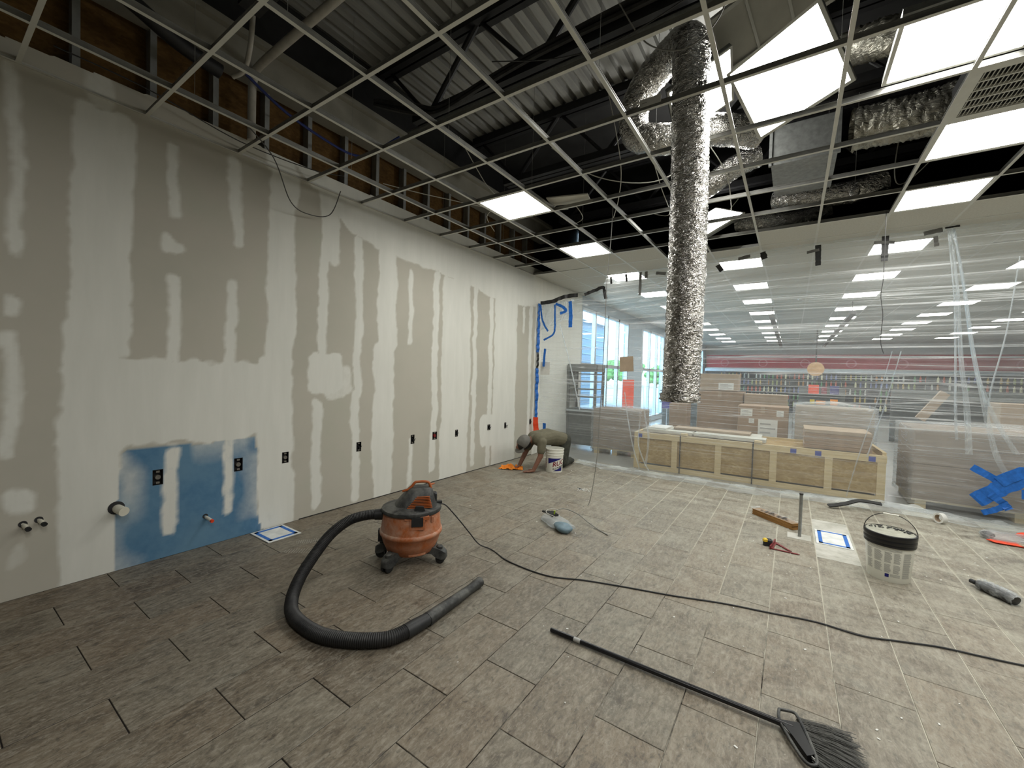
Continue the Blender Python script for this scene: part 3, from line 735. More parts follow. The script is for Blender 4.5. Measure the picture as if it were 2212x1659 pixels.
# ================================================================== PLASTIC SHEET
bx = [-3.97, -3.2, -2.5, -1.45, -.5, 0, .73, 1.38, 1.7, 2.3, 4.3]; by = [6.78, 6.68, 6.60, 6.58, 6.62, 6.63, 6.72, 6.74, 6.66, 6.62, 6.62]
tx = [-3.97, -3.4, -2.88, -1.8, -.44, .2, .8, 1.46, 4.3]; ty = [6.86, 7.0, 7.22, 7.02, 6.70, 6.66, 6.64, 6.70, 6.70]; tz = [2.85, 2.91, 3.312, 3.312, 3.312, 3.312, 3.312, 3.312, 3.312]
def sheet_top(x):
    if x < -2.95: return float(np.interp(x, [-3.97, -3.3, -2.95], [2.85, 2.92, 3.02]))
    return float(np.interp(x, [-2.95, -2.86], [3.05, 3.312]))
def sheet_y(x, z):
    t_ = min(1, max(0, z/3.3)); y = float(np.interp(x, bx, by))*(1-t_)+float(np.interp(x, tx, ty))*t_
    y += .018*nz(x*.9, z*7, 1)+.010*nz(x*.8+z*.3, z*22, 4)+.012*nz(x*9, z*.8, 7)*max(0, 1-z/1.2)+.015*nz(x*8, 3, 5)*max(0, z-2.6)
    return y
nx_, nz_ = 230, 150
xs_ = np.linspace(-3.97, 4.2, nx_); vs = []
for x in xs_:
    top = sheet_top(x)
    for j in range(nz_):
        z = .004+(top-.004)*j/(nz_-1); vs.append((x, sheet_y(x, z), z))
fs = [(i*nz_+j, (i+1)*nz_+j, (i+1)*nz_+j+1, i*nz_+j+1) for i in range(nx_-1) for j in range(nz_-1)]
sheet = empty('plastic_sheet', (0, SHEET_Y, 0)); tag(sheet, 'clear polythene dust sheet hung from ceiling to floor across the room', 'plastic sheet')
def rel(o): o.location = (0, -SHEET_Y, 0); return o
o = rel(MB().add(vs, fs).build('film', M['sheet'], sheet)); o.data.polygons.foreach_set('use_smooth', [True]*len(o.data.polygons))
# gathered folds
def fold(pts, w0, w1, ph=0):
    P = catmull(pts, 10); n = len(P); vs = []; m = 7
    for i, p in enumerate(P):
        w_ = w0+(w1-w0)*i/(n-1)
        for j in range(m):
            u = j/(m-1)-.5; vs.append((p[0]+u*w_, p[1]-.012-.022*math.cos(u*9+ph)-.01*nz(i*.2, j, ph), p[2]))
    fs = [(i*m+j, i*m+j+1, (i+1)*m+j+1, (i+1)*m+j) for i in range(n-1) for j in range(m-1)]
    o = rel(MB().add(vs, fs).build('fold', M['sheet_fold'], sheet)); o.data.polygons.foreach_set('use_smooth', [True]*len(o.data.polygons))
def sp(x, z, d=.03): return (x, sheet_y(x, z)-d, z)
for (l, w0, w1) in (([sp(1.42, 3.28), sp(1.50, 2.6), sp(1.56, 1.8), sp(1.62, 1.3), sp(1.66, .75)], .015, .05),
                    ([sp(1.40, 3.28), sp(1.46, 2.7), sp(1.50, 2.2), sp(1.53, 1.4), sp(1.56, .9)], .01, .02),
                    ([sp(1.44, 3.28), sp(1.54, 2.7), sp(1.63, 2.0), sp(1.75, 1.3), sp(1.85, .8), sp(1.95, .55)], .012, .05),
                    ([sp(1.45, 3.28), sp(1.58, 2.4), sp(1.68, 1.7), sp(1.82, 1.2), sp(2.0, .8)], .012, .04),
                    ([sp(1.95, 2.9), sp(1.88, 2.1), sp(1.80, 1.55), sp(1.78, 1.3)], .008, .012),
                    ([sp(-2.07, 2.3), sp(-2.03, 1.7), sp(-1.93, .95), sp(-1.84, .55), sp(-1.86, .1)], .012, .045),
                    ([sp(-2.30, 1.25), sp(-2.22, .9), sp(-2.10, .45), sp(-1.95, .05)], .010, .03),
                    ([sp(-2.0, .8), sp(-2.0, .45), sp(-1.9, .2), sp(-1.8, .04)], .01, .03),
                    ([sp(-3.6, 2.45), sp(-3.35, 1.7), sp(-3.1, .9)], .006, .012),
                    ([sp(.98, 1.9), sp(.85, 1.2), sp(.72, .6), sp(.62, .08)], .008, .014),
                    ([sp(1.06, 1.9), sp(.93, 1.2), sp(.80, .6)], .006, .012)): fold(l, w0, w1, random.uniform(0, 3))
# bunched hem on the floor
vs = []; n1, n2 = 300, 12
for i in range(n1):
    x = -3.05+5.2*i/(n1-1); yb = float(np.interp(x, bx, by))
    hgt = .045+.06*max(0, nz(x*1.3, 2, 0)+.2)+.05*math.exp(-((x-.9)/.7)**2)
    for j in range(n2):
        u = j/(n2-1); yy_ = yb+.06-.42*u*(.75+.45*nz(x*1.1, 8))
        zz_ = .003+hgt*(math.sin(math.pi*min(1, u*1.15))**.8)*(.55+.45*math.cos(u*9+3*nz(x*.8, 4)))+.045*max(0, nz(x*6, u*5, 3))
        vs.append((x, yy_, max(.002, zz_)))
fs = [(i*n2+j, (i+1)*n2+j, (i+1)*n2+j+1, i*n2+j+1) for i in range(n1-1) for j in range(n2-1)]
o = rel(MB().add(vs, fs).build('bunched_hem', M['sheet_bunch'], sheet)); o.data.polygons.foreach_set('use_smooth', [True]*len(o.data.polygons))
# loose corner of film at the wall head
o = rel(MB().add([(-3.96+.66*a, 6.80-.05*b+.03*nz(a*5, b*5), 2.83+.07*a-(.5-.15*a)*b-.04*nz(a*6, b*4)) for a in np.linspace(0, 1, 12) for b in np.linspace(0, 1, 12)], [(i*12+j, i*12+j+1, (i+1)*12+j+1, (i+1)*12+j) for i in range(11) for j in range(11)]).build('loose_flap', M['sheet_fold'], sheet))

def ribbon(name, pts, w_, mat, label, group, cat='tape', wv=None, th=.0012, wob=.004):
    """strip of tape following pts; wv = width direction"""
    P = catmull(pts, 6); n = len(P); vs = []; wv = Vector(wv or (1, 0, 0))
    for i, p in enumerate(P):
        t_ = (P[min(i+1, n-1)]-P[max(i-1, 0)]); wd = (wv-t_.normalized()*wv.dot(t_.normalized())).normalized(); nn = t_.cross(wd).normalized()
        ww = w_*(.5+.12*nz(i*.6, 3, pts[0][0]))
        b_ = nn*wob*nz(i*.5, 1, pts[0][2])
        vs += [p-wd*ww+b_, p+wd*ww+b_, p+wd*ww+b_+nn*th, p-wd*ww+b_+nn*th]
    fs = []
    for i in range(n-1):
        for j in range(4): fs.append((i*4+j, i*4+(j+1) % 4, (i+1)*4+(j+1) % 4, (i+1)*4+j))
    fs += [(0, 3, 2, 1), ((n-1)*4, (n-1)*4+1, (n-1)*4+2, (n-1)*4+3)]
    return tag(MB().add(vs, fs).build(name, mat), label, cat, group)
GT = 'tape tags along the top of the sheeting'
def tagtape(x, z, dx, dz, w_, mat, label): return ribbon('tape_tag', [(x, sheet_y(x, z)-.028, z), (x+dx/2, sheet_y(x+dx/2, z+dz/2)-.034, z+dz/2), (x+dx, sheet_y(x+dx, z+dz)-.028, z+dz)], w_, mat, label, GT, wv=(1, 0, 0) if abs(dz) > abs(dx) else (0, 0, 1))
tags_ = [(-2.76, 3.30, .02, -.14, .035, 'black_tape', 'short black tape tag nearest the mudded wall, under the ceiling'), (-2.47, 3.30, .03, -.14, .035, 'black_tape', 'short black tape tag next to the hanging cable, under the ceiling'),
 (-2.20, 3.29, .02, -.40, .045, 'grey_tape', 'long grey tape strip hanging before a lit shop panel'), (-2.10, 3.29, .01, -.12, .05, 'grey_tape', 'short grey tape tag beside the long grey strip'),
 (-1.93, 3.24, .17, -.04, .05, 'grey_tape', 'grey tape patch stuck flat, one pane from the foil duct'), (-1.70, 3.15, .05, -.08, .06, 'black_tape', 'small dark tape lump touching the foil duct outline'),
 (-.98, 3.20, .07, -.10, .06, 'black_tape', 'crumpled black tape lump with a curled tail'), (-.70, 3.235, .15, .02, .045, 'grey_tape', 'flat grey tape patch above a lit shop panel'),
 (-.40, 3.28, .03, -.10, .07, 'black_tape', 'dark tape tag folded at the ceiling beside an open cell'), (.215, 3.27, .01, -.26, .06, 'black_tape', 'tall black tape strip forming an upright bar of a cross'),
 (.10, 3.19, .15, .02, .035, 'grey_tape', 'grey tape bar crossing the tall black strip'), (.865, 3.28, .0, -.30, .065, 'black_tape', 'tall black tape strip behind the dangling thin wire'),
 (.76, 3.21, .19, -.02, .035, 'grey_tape', 'grey tape bar crossing the strip behind the dangling wire'), (1.20, 3.255, .16, .03, .05, 'grey_tape', 'slanted grey tape patch at the gathered pleats'),
 (1.30, 3.215, .02, -.11, .04, 'grey_tape', 'faint grey tape tag under the slanted patch'), (1.38, 3.30, .12, .008, .02, 'black_tape', 'thin black tape edge at the ceiling above the pleats')]
for (x, z, dx, dz, w_, m__, l) in tags_: tagtape(x, z, dx, dz, w_, M[m__], l)
# black tape and blue tape fixing the sheet at the wall
ribbon('tape_strip', [(-3.95, 6.72, 2.84), (-3.70, 6.71, 2.85), (-3.45, 6.72, 2.92), (-3.20, 6.74, 2.93)], .07, M['black_tape'], 'crumpled black tape along the sheet edge, starting at the wall', 'black tape at the wall corner', wv=(0, 0, 1), wob=.03)
ribbon('tape_strip', [(-3.12, 6.84, 2.95), (-2.95, 6.9, 3.02), (-2.82, 6.95, 3.07), (-2.78, 6.93, 2.98), (-2.75, 6.92, 2.86)], .06, M['black_tape'], 'black tape bending down at its end, away from the wall', 'black tape at the wall corner', wv=(0, .2, 1), wob=.03)
GB = 'blue tape down the wall edge'
bl = [(2.83, 2.55, .05, 'uppermost, under the black tape'), (2.57, 2.20, .06, 'wide and bulging above a dark break'), (2.22, 1.92, .07, 'broad, just above the dark break'), (1.62, 1.30, .07, 'creased, below the dark break'), (1.32, .98, .07, 'torn into a fork'), (.98, .62, .06, 'ending at the orange strip')]
for (z0, z1, w_, l) in bl: ribbon('blue_tape_strip', [(-3.965, 6.70+.02*nz(z0), z0), (-3.96, 6.69, (z0+z1)/2), (-3.965, 6.70, z1)], w_, M['blue_tape'], 'blue masking tape on the wall edge, '+l, GB, wv=(.35, 1, 0), wob=.02)
ribbon('tape_strip', [(-3.968, 6.70, 1.93), (-3.955, 6.69, 1.78), (-3.968, 6.70, 1.62)], .05, M['black_tape'], 'black tape break in the blue tape on the wall edge', 'black tape at the wall corner', wv=(.35, 1, 0), wob=.02)
ribbon('orange_tape_strip', [(-3.95, 6.66, .70), (-3.93, 6.65, .5), (-3.86, 6.63, .25)], .10, M['orange_tape'], 'orange tape strip at the foot of the wall edge, behind the worker', None, wv=(1, .3, 0), wob=.01)
for (pts, w_, l) in (([(-3.78, 6.70, .60), (-3.78, 6.70, .35)], .07, 'blue tape upright beside the orange strip'), ([(-3.78, 6.69, .36), (-3.64, 6.68, .46)], .05, 'blue tape short arm beside the orange strip')): ribbon('blue_tape_strip', pts, w_, M['blue_tape'], l, GB, wv=(1, 0, .3))
for (pts, w_, l) in (([(-3.62, 6.78, 2.80), (-3.48, 6.77, 2.74), (-3.40, 6.77, 2.66), (-3.52, 6.77, 2.62)], .05, 'blue tape curl under the black tape'), ([(-3.34, 6.80, 2.83), (-3.31, 6.78, 2.6), (-3.31, 6.78, 2.36)], .07, 'blue tape strip hanging free from the black tape'),
                     ([(-3.92, 6.75, 2.80), (-3.86, 6.74, 2.5), (-3.74, 6.74, 2.3)], .035, 'blue tape line slanting across the loose film'), ([(-3.62, 6.75, 2.78), (-3.60, 6.74, 2.45), (-3.62, 6.73, 2.25), (-3.82, 6.73, 2.14)], .035, 'blue tape line edging the loose flap of film'), ([(-3.78, 6.72, 1.98), (-3.80, 6.72, 1.65)], .05, 'faint blue tape hidden in the film below the flap')):
    ribbon('blue_tape_strip', [(p[0], p[1]-.08, p[2]) for p in pts], w_, M['blue_tape'], l, GB, wv=(0, 0, 1) if 'curl' in l else (1, 0, .2), wob=.015)
GX = 'blue tape patch at the foot of the pleats'
for (pts, w_, l) in (([(1.66, 6.54, .63), (1.84, 6.54, .52), (1.95, 6.54, .45)], .075, 'upper slanted arm of the blue tape patch'), ([(1.70, 6.535, .27), (1.86, 6.53, .42), (2.02, 6.53, .56), (2.25, 6.53, .72)], .16, 'broad blue tape band running up the sheet by the pleats'), ([(1.86, 6.53, .50), (2.02, 6.525, .62), (2.25, 6.52, .66)], .12, 'wrinkled blue tape over the top of the broad band'),
                     ([(1.80, 6.525, .36), (1.90, 6.52, .28), (1.94, 6.52, .22)], .07, 'short blue tape arm pointing at the floor'), ([(1.75, 6.52, .15), (1.84, 6.52, .2), (1.93, 6.52, .27)], .06, 'lowest blue tape scrap over the orange bag'), ([(2.02, 6.52, .40), (2.12, 6.52, .40), (2.3, 6.52, .36)], .10, 'level blue tape arm of the patch')):
    ribbon('blue_tape_patch', pts, w_, M['blue_tape'], l, GX, wv=(-.5, 0, 1), wob=.012)
ribbon('rubber_strip', [(.42, 6.24, .02), (.58, 6.30, .06), (.72, 6.38, .105), (.92, 6.40, .10)], .06, M['black_plastic'], 'black rubber strip lying over the bunched hem of the sheet', None, 'rubber strip', wv=(0, 1, .3), th=.012)
# cardboard squares taped to the film
q = MB().box(-.115, .115, -.004, .004, -.125, .125).build('cardboard_square', M['cardboard2'], loc=(-2.31, sheet_y(-2.31, 1.72)-.035, 1.72)); q.rotation_euler = (0, R(-4), 0); tag(q, 'tan square of card stuck on the plastic sheet beside the duct end', 'card')
q = MB().box(-.10, .10, -.004, .004, -.12, .12).build('paper_square', M['paper'], loc=(-3.80, 6.70, 1.62)); tag(q, 'pale square of paper under the film by the wall edge', 'paper')

# ================================================================== PLENUM: DUCTS, PIPES, CABLES
def foil_tube(name, pts, r, mat, parent, seg=.014, n=44, amp=.012, seed=0, cap=False):
    P = catmull(pts, 14); L = [0]
    for i in range(1, len(P)): L.append(L[-1]+(P[i]-P[i-1]).length)
    k = max(8, int(L[-1]/seg)); Q = []
    for i in range(k+1):
        d = L[-1]*i/k; j = max(0, min(len(P)-2, int(np.searchsorted(L, d)-1))); u = (d-L[j])/max(1e-6, L[j+1]-L[j]); Q.append(P[j].lerp(P[j+1], u))
    def wob(i, j):
        a = 2*math.pi*j/n
        return 1.25*amp*(.25*nz(math.cos(a)*2.0+seed, math.sin(a)*2.0, i*.12)+.45*nz(math.cos(a)*6+i*.15, math.sin(a)*6+seed, i*.55)+.5*nz(math.cos(a)*14+i*.3, math.sin(a)*14+seed, i*.9))
    o = MB().tube(Q, r, n, cap=cap, wob=wob).build(name, mat, parent); o.data.polygons.foreach_set('use_smooth', [True]*len(o.data.polygons)); return o
t = empty('foil_duct', (-.638, 3.07, 1.36)); off = Vector((-.638, 3.07, 1.36))
def rl(l): return [Vector(p)-off for p in l]
foil_tube('hanging_duct', rl([(-.645, 3.07, 1.37), (-.638, 3.07, 1.9), (-.636, 3.075, 2.6), (-.650, 3.08, 3.3), (-.665, 3.10, 3.72), (-.70, 3.16, 3.90), (-.80, 3.3, 4.0), (-.93, 3.42, 4.02), (-1.10, 3.5, 3.95), (-1.21, 3.55, 3.78), (-1.19, 3.58, 3.60), (-1.05, 3.62, 3.54), (-.85, 3.72, 3.55), (-.6, 3.85, 3.6), (-.35, 4.15, 3.64)]), .122, M['foil'], t)
foil_tube('duct_mouth', rl([(-.645, 3.07, 1.34), (-.645, 3.07, 1.40)]), .126, M['foil'], t, n=30, amp=.03, seed=4)
MB().tube(rl([(-.645, 3.07, 1.385), (-.645, 3.07, 1.42)]), .118, 24).build('duct_liner', M['black_plastic'], t)
MB().tube(rl([(-.71, 3.04, 3.34), (-.72, 3.05, 3.6), (-.75, 3.05, 3.85)]), .008, 8).build('hanger_rod', M['galv'], t)
tag(t, 'crinkled silver flexible duct looping up and hanging down through the ceiling grid', 'duct')
t = empty('duct_branch', (-.55, 4.8, 3.6)); off = Vector((-.55, 4.8, 3.6))
foil_tube('foil_sleeve', rl([(-.36, 4.88, 3.78), (-.46, 4.85, 3.75), (-.62, 4.8, 3.66), (-.80, 4.8, 3.55), (-.95, 4.85, 3.52)]), .11, M['foil'], t, seed=2); tag(t, 'silver flexible duct slanting from the sheet-metal box above the grid', 'duct')
t = empty('duct_box', (0, 4.9, 3.55))
MB().bbox(-.24, .26, -.25, .55, 0, .36, .008).build('box_shell', M['galv'], t); MB().box(-.26, -.235, -.27, -.24, -.01, .37).build('corner_flange', M['galv'], t); MB().box(.255, .28, -.27, -.24, -.01, .37).build('corner_flange', M['galv'], t)
MB().box(-.05, -.0, -.1, -.06, .36, 1.2).build('hanger_strap', M['black_steel'], t); tag(t, 'galvanised sheet-metal duct box between two flexible ducts', 'duct')
t = empty('insulated_duct', (.75, 4.75, 3.74)); off = Vector((.75, 4.75, 3.74))
foil_tube('foil_wrap', rl([(.36, 4.80, 3.77), (.5, 4.8, 3.77), (.8, 4.75, 3.74), (1.1, 4.72, 3.76), (1.5, 4.7, 3.85), (2.0, 4.7, 3.95)]), .17, M['duct_wrap'], t, amp=.03, n=30, seed=6); tag(t, 'foil-wrapped insulated duct sagging beside the sheet-metal box', 'duct')
t = empty('insulated_duct', (.35, 4.4, 4.2)); off = Vector((.35, 4.4, 4.2))
foil_tube('foil_wrap', rl([(.2, 4.5, 4.3), (.42, 4.3, 4.2), (.62, 4.2, 4.12), (.9, 4.2, 4.1)]), .13, M['duct_wrap'], t, amp=.03, n=26, seed=8); tag(t, 'short dim foil-wrapped duct above the loose lit panel', 'duct')
t = empty('foil_scrap', (.47, 5.6, 3.5)); q = MB().ball((0, 0, 0), .05, .04, .08, 12); q.v = [tuple(Vector(v)*(1+.5*nz(v[0]*40, v[1]*40, v[2]*40))) for v in q.v]; q.build('crumple', M['foil'], t, True); MB().tube([(0, 0, .06), (0, 0, 1.2)], .002, 5).build('wire', M['wire_grey'], t); tag(t, 'crumpled foil scrap dangling in the dark ceiling void', 'foil scrap')
for (x, y, z, a) in ((.25, 5.92, 3.62, .3), (-.2, 6.5, 3.6, 0)): 
    t = empty('duct_far', (x, y, z)); off = Vector((0, 0, 0)); foil_tube('foil_sleeve', [(-.5, .1, .1), (-.2, 0, .05), (.2, 0, 0), (.5, .05, .1)], .12, M['foil'], t, seed=x*9); tag(t, 'dim foil duct lying '+('just short of the laid ceiling tiles' if a == 0 else 'past the sheet-metal box in the dark void'), 'duct')
def tubes(name, runs, mat, label, cat, group=None, n=6):
    m_ = MB(); t = None
    if len(runs) == 1: return tag(MB().tube(catmull(runs[0][0], 8), runs[0][1], n).build(name, mat, None, True), label, cat, group)
    t = empty(name, runs[0][0][0]); o0 = Vector(runs[0][0][0])
    for (pts, r) in runs: MB().tube(catmull([Vector(p)-o0 for p in pts], 8), r, n).build('strand', mat, t, True)
    return tag(t, label, cat, group)
# sprinkler pipe along the deck, turning down at the wall
t = tubes('conduit_pipe', [([(-3.93, 1.70, 3.45), (-3.93, 1.70, 3.85), (-3.90, 1.70, 3.97), (-3.80, 1.70, 4.03), (-3.2, 1.70, 4.05), (-1.5, 1.70, 4.08), (.5, 1.70, 4.1)], .032)], M['conduit'], 'pale conduit pipe crossing the ceiling void and turning down at the wall', 'pipe', n=14)
runs = []
for j in range(6):
    dz = random.uniform(-.02, .05); dy = random.uniform(-.09, -.03)
    runs.append(([(-3.75, 3.0+dy-.1, 4.30+dz), (-3.3, 3.0+dy, 4.12+dz*2), (-2.9, 3.0+dy, 4.0+dz), (-2.4, 3.0+dy, 4.05+dz), (-1.8, 3.0+dy, 4.10+dz), (-.8, 3.0+dy, 4.11+dz*1.5), (1.5, 3.0+dy, 4.12+dz)], .009+.006*(j % 3)))
tubes('cable_bundle', runs, M['dark_steel'], 'sagging bundle of dark cables along a roof joist', 'cable')
tubes('conduit_pipe', [([(-3.3, 2.9, 3.90), (-1.5, 2.9, 3.90), (2.5, 2.9, 3.91)], .028)], M['galv'], 'grey conduit clipped under the cable bundle', 'pipe', n=12)
tubes('blue_cable', [([(-3.88, 1.63, 3.95), (-3.86, 1.95, 3.80), (-3.84, 2.35, 3.72), (-3.80, 2.62, 3.70), (-3.70, 2.75, 3.76), (-3.45, 2.9, 3.92)], .012)], M['blue_cable'], 'blue cable slung along the studs to the joist end', 'cable')
tubes('flexible_hose', [([(-3.75, .2, 3.95), (-3.72, .55, 3.98), (-3.75, .85, 3.93), (-3.80, 1.15, 3.85), (-3.82, 1.42, 3.82)], .055)], M['black_steel'], 'thick black hose lying along the studs above the mudded wall', 'hose', n=12)
tubes('conduit_elbow', [([(-3.80, 1.50, 3.82), (-3.70, 1.54, 3.86), (-3.55, 1.52, 3.98), (-3.5, 1.52, 4.3)], .018)], M['conduit'], 'short pale conduit elbow at the end of the black hose', 'pipe', n=10)
GW = 'loose thin wires in the ceiling void'
wires = [([(-3.95, .55, 3.50), (-3.9, 1.0, 3.47), (-3.9, 1.6, 3.385), (-3.85, 2.2, 3.39), (-3.8, 2.5, 3.44)], 'dark_steel', 'thin dark wire swagged along the top of the mudded wall'),
 ([(-3.5, 1.45, 3.36), (-3.65, 1.75, 3.25), (-3.85, 2.0, 3.02), (-3.9, 2.2, 2.98), (-3.9, 2.42, 3.05), (-3.85, 2.5, 3.30)], 'wire_dark', 'dark wire drooping below the grid in front of the mudded wall'),
 ([(-2.9, 3.2, 3.9), (-2.8, 3.5, 3.55), (-2.9, 3.9, 3.5), (-3.3, 4.2, 3.5), (-3.4, 4.5, 3.42)], 'wire_white', 'pale wire dropping towards the first lit panel'),
 ([(-3.7, 2.9, 3.5), (-3.3, 3.3, 3.42), (-2.8, 4.1, 3.43), (-2.3, 4.5, 3.5)], 'wire_white', 'pale wire lying low over the grid beside the lit panel'),
 ([(-2.4, 4.2, 3.4), (-2.3, 4.5, 3.60), (-2.2, 4.7, 3.45), (-2.35, 4.75, 3.40)], 'wire_white', 'curl of pale wire behind the first lit panel'),
 ([(-1.5, 3.6, 4.2), (-1.45, 3.9, 3.6), (-1.6, 4.3, 3.42), (-1.9, 4.9, 3.40)], 'wire_white', 'pale wire curving down left of the foil loop'),
 ([(-2.1, 3.7, 3.8), (-1.7, 3.9, 3.5), (-1.2, 4.2, 3.45), (-.8, 4.4, 3.7)], 'wire_white', 'pale wire sagging under the foil loop'),
 ([(-1.3, 4.0, 4.0), (-1.2, 4.4, 3.5), (-1.25, 5.0, 3.40), (-1.6, 5.3, 3.6)], 'wire_white', 'long pale wire crossing two grid cells behind the duct'),
 ([(-.85, 4.2, 3.9), (-.62, 4.5, 3.55), (-.60, 4.9, 3.38), (-.66, 5.35, 3.40), (-.78, 5.6, 3.44), (-.62, 5.7, 3.7)], 'wire_white', 'white cable looping past the dropped panel'),
 ([(.75, 5.1, 4.0), (.72, 5.2, 3.5), (.8, 5.3, 3.40), (1.0, 5.2, 3.6), (1.1, 5.15, 4)], 'wire_grey', 'grey wire loop in the dark beside the lit panels'),
 ([(-1.05, 2.7, 4.0), (-.88, 2.78, 3.72), (-.64, 2.80, 3.60), (-.44, 2.78, 3.7), (-.36, 2.74, 4.0)], 'wire_grey', 'grey cable ringing the top of the hanging duct'),
 ([(-2.0, 2.56, 3.9), (-1.4, 2.60, 3.72), (-.9, 2.62, 3.70), (-.2, 2.60, 3.85)], 'dark_steel', 'dark cable crossing before the foil loop')]
for (p, m__, l) in wires: tubes('loose_wire', [(p, .0045)], M[m__], l, 'wire', GW)
tubes('hanging_wire', [([(-1.70, 4.40, 3.40), (-1.72, 4.42, 3.0), (-1.76, 4.45, 2.6), (-1.775, 4.46, 1.9), (-1.785, 4.46, 1.42), (-1.80, 4.46, 1.0), (-1.81, 4.46, .62), (-1.86, 4.46, .18), (-1.90, 4.45, .004), (-1.93, 4.38, .003)], .0045)], M['wire_grey'], 'thin grey cable hanging from the grid to the floor', 'wire')
tubes('dangling_wire', [([(.765, 5.88, 3.34), (.765, 5.87, 3.0), (.768, 5.88, 2.64), (.755, 5.88, 2.45), (.778, 5.88, 2.25), (.772, 5.88, 2.05), (.775, 5.88, 1.93), (.80, 5.88, 1.83)], .0035)], M['wire_dark'], 'thin dark wire dangling in front of the sheet, ending in mid-air', 'wire')
t = empty('gypsum_scrap', (-2.05, 4.02, CZ+.06)); q = MB().box(-.22, .22, -.12, .12, 0, .012).build('board', M['gypsum_board'], t); t.rotation_euler = (.05, .02, .25); tag(t, 'pale gypsum scrap lying on the grid behind the lit panel', 'board scrap')
t = empty('junction_clip', (-.86, 2.84, CZ+.045)); MB().box(-.07, .07, -.003, .003, -.02, .03).build('plate', M['paper'], t); MB().box(-.055, -.02, -.004, -.003, 0, .005).build('marking', M['print_grey'], t); tag(t, 'small white label plate hooked on a cross tee beside the duct loop', 'label plate')

# ================================================================== SHOP BEHIND THE SHEET
# long open crate of pine and OSB
cr = empty('wooden_crate', (-2.16, 6.92, -.012), R(1.6)); CL, CD, CH = 3.2, 1.0, .60
px_ = [0.0, .60, 1.23, 1.94, 2.57, CL-.09]
for k, x in enumerate(px_): MB().box(x, x+.085, -.0, .038, .0, CH-.09).build('post', M['pine'], cr)
for k in range(5):
    MB().box(px_[k]+.085, px_[k+1], .012, .024, .10, CH-.09).build('osb_panel', M['osb'], cr)
    MB().box(px_[k]+.085, px_[k+1], .002, .030, .0, .075).build('bottom_rail', M['pine'], cr)
MB().box(0, CL, -.004, .038, CH-.09, CH).build('top_rail', M['pine'], cr); MB().box(0, .04, .038, CD, CH-.09, CH).build('top_rail', M['pine'], cr); MB().box(CL-.04, CL, .038, CD, CH-.05, CH+.04).build('top_rail', M['pine'], cr); MB().box(0, CL, CD-.04, CD, CH-.09, CH).build('top_rail', M['pine'], cr)
MB().box(.0, .012, .038, CD, .05, CH-.09).build('osb_panel', M['osb'], cr); MB().box(CL-.012, CL, .038, CD, .05, CH-.09).build('osb_panel', M['osb'], cr); MB().box(0, CL, CD-.012, CD, .05, CH-.09).build('osb_panel', M['osb'], cr)
MB().box(.04, CL-.04, .038, CD-.04, CH-.045, CH-.03).build('osb_top', M['osb'], cr)
for x in (.72, 1.72): MB().box(x, x+.016, -.008, -.004, 0, CH+.003).box(x, x+.016, -.008, CD, CH, CH+.003).build('strap', M['dark_steel'], cr)
for x in (.06, 2.18, 2.46, 3.02): MB().box(x, x+.07, -.0055, -.004, CH-.085, CH-.02).build('blue_tag', plain('tag_blue%d' % int(x*100), (.06, .08, .30), .5), cr)
tag(cr, 'long pine and chipboard crate standing behind the plastic sheet', 'crate')
def flat(name, x0, x1, y0, y1, z0, z1, mat, label, cat, group=None, rz=0):
    c = ((x0+x1)/2, (y0+y1)/2, z0); o = MB().bbox(x0-c[0], x1-c[0], y0-c[1], y1-c[1], 0, z1-z0, .004).build(name, mat, loc=c); o.rotation_euler = (0, 0, rz); return tag(o, label, cat, group)
ZT = .595
GBd = 'boards laid on the crate'
flat('wood_block', -1.43, -1.33, 6.93, 7.0, ZT, ZT+.035, M['pine'], 'small pine block on the crate rim nearest its first strap', 'wood block')
flat('wood_block', -.42, -.32, 6.95, 7.02, ZT, ZT+.035, M['pine'], 'small pine block on the crate rim at the end of the white boards', 'wood block')
flat('white_board', -2.05, -1.28, 7.03, 7.25, ZT, ZT+.05, M['gypsum_board'], 'shorter white board on the crate, at its wall end', 'board', GBd); flat('white_board', -1.26, -.28, 7.04, 7.30, ZT, ZT+.05, M['gypsum_board'], 'longer white board on the crate, under the raised plank', 'board', GBd)
flat('plank', -1.62, -.50, 7.30, 7.62, ZT+.05, ZT+.085, M['cardboard2'], 'tan plank raised on the back of the white boards', 'plank', GBd); flat('white_board', -2.05, -.35, 7.32, 7.70, ZT, ZT+.05, M['gypsum_board'], 'wide white board under the tan plank', 'board', GBd)
flat('white_board', -2.0, -1.7, 7.1, 7.6, ZT+.051, ZT+.075, M['paper'], 'short white offcut on top of the boards, at the wall end', 'board', GBd)
GS = 'brown panels stacked on the crate'
for k, l in enumerate(['lowest, on the crate', 'second from the bottom', 'in the middle of the stack', 'second from the top', 'topmost, with a pale face']):
    flat('brown_panel', .17+.008*(k % 2), .90-.006*(k % 3), 7.06, 7.70, ZT+.0+k*.052, ZT+.049+k*.052, M['cardboard'] if k < 4 else M['cardboard2'], 'brown panel, '+l, 'panel', GS)
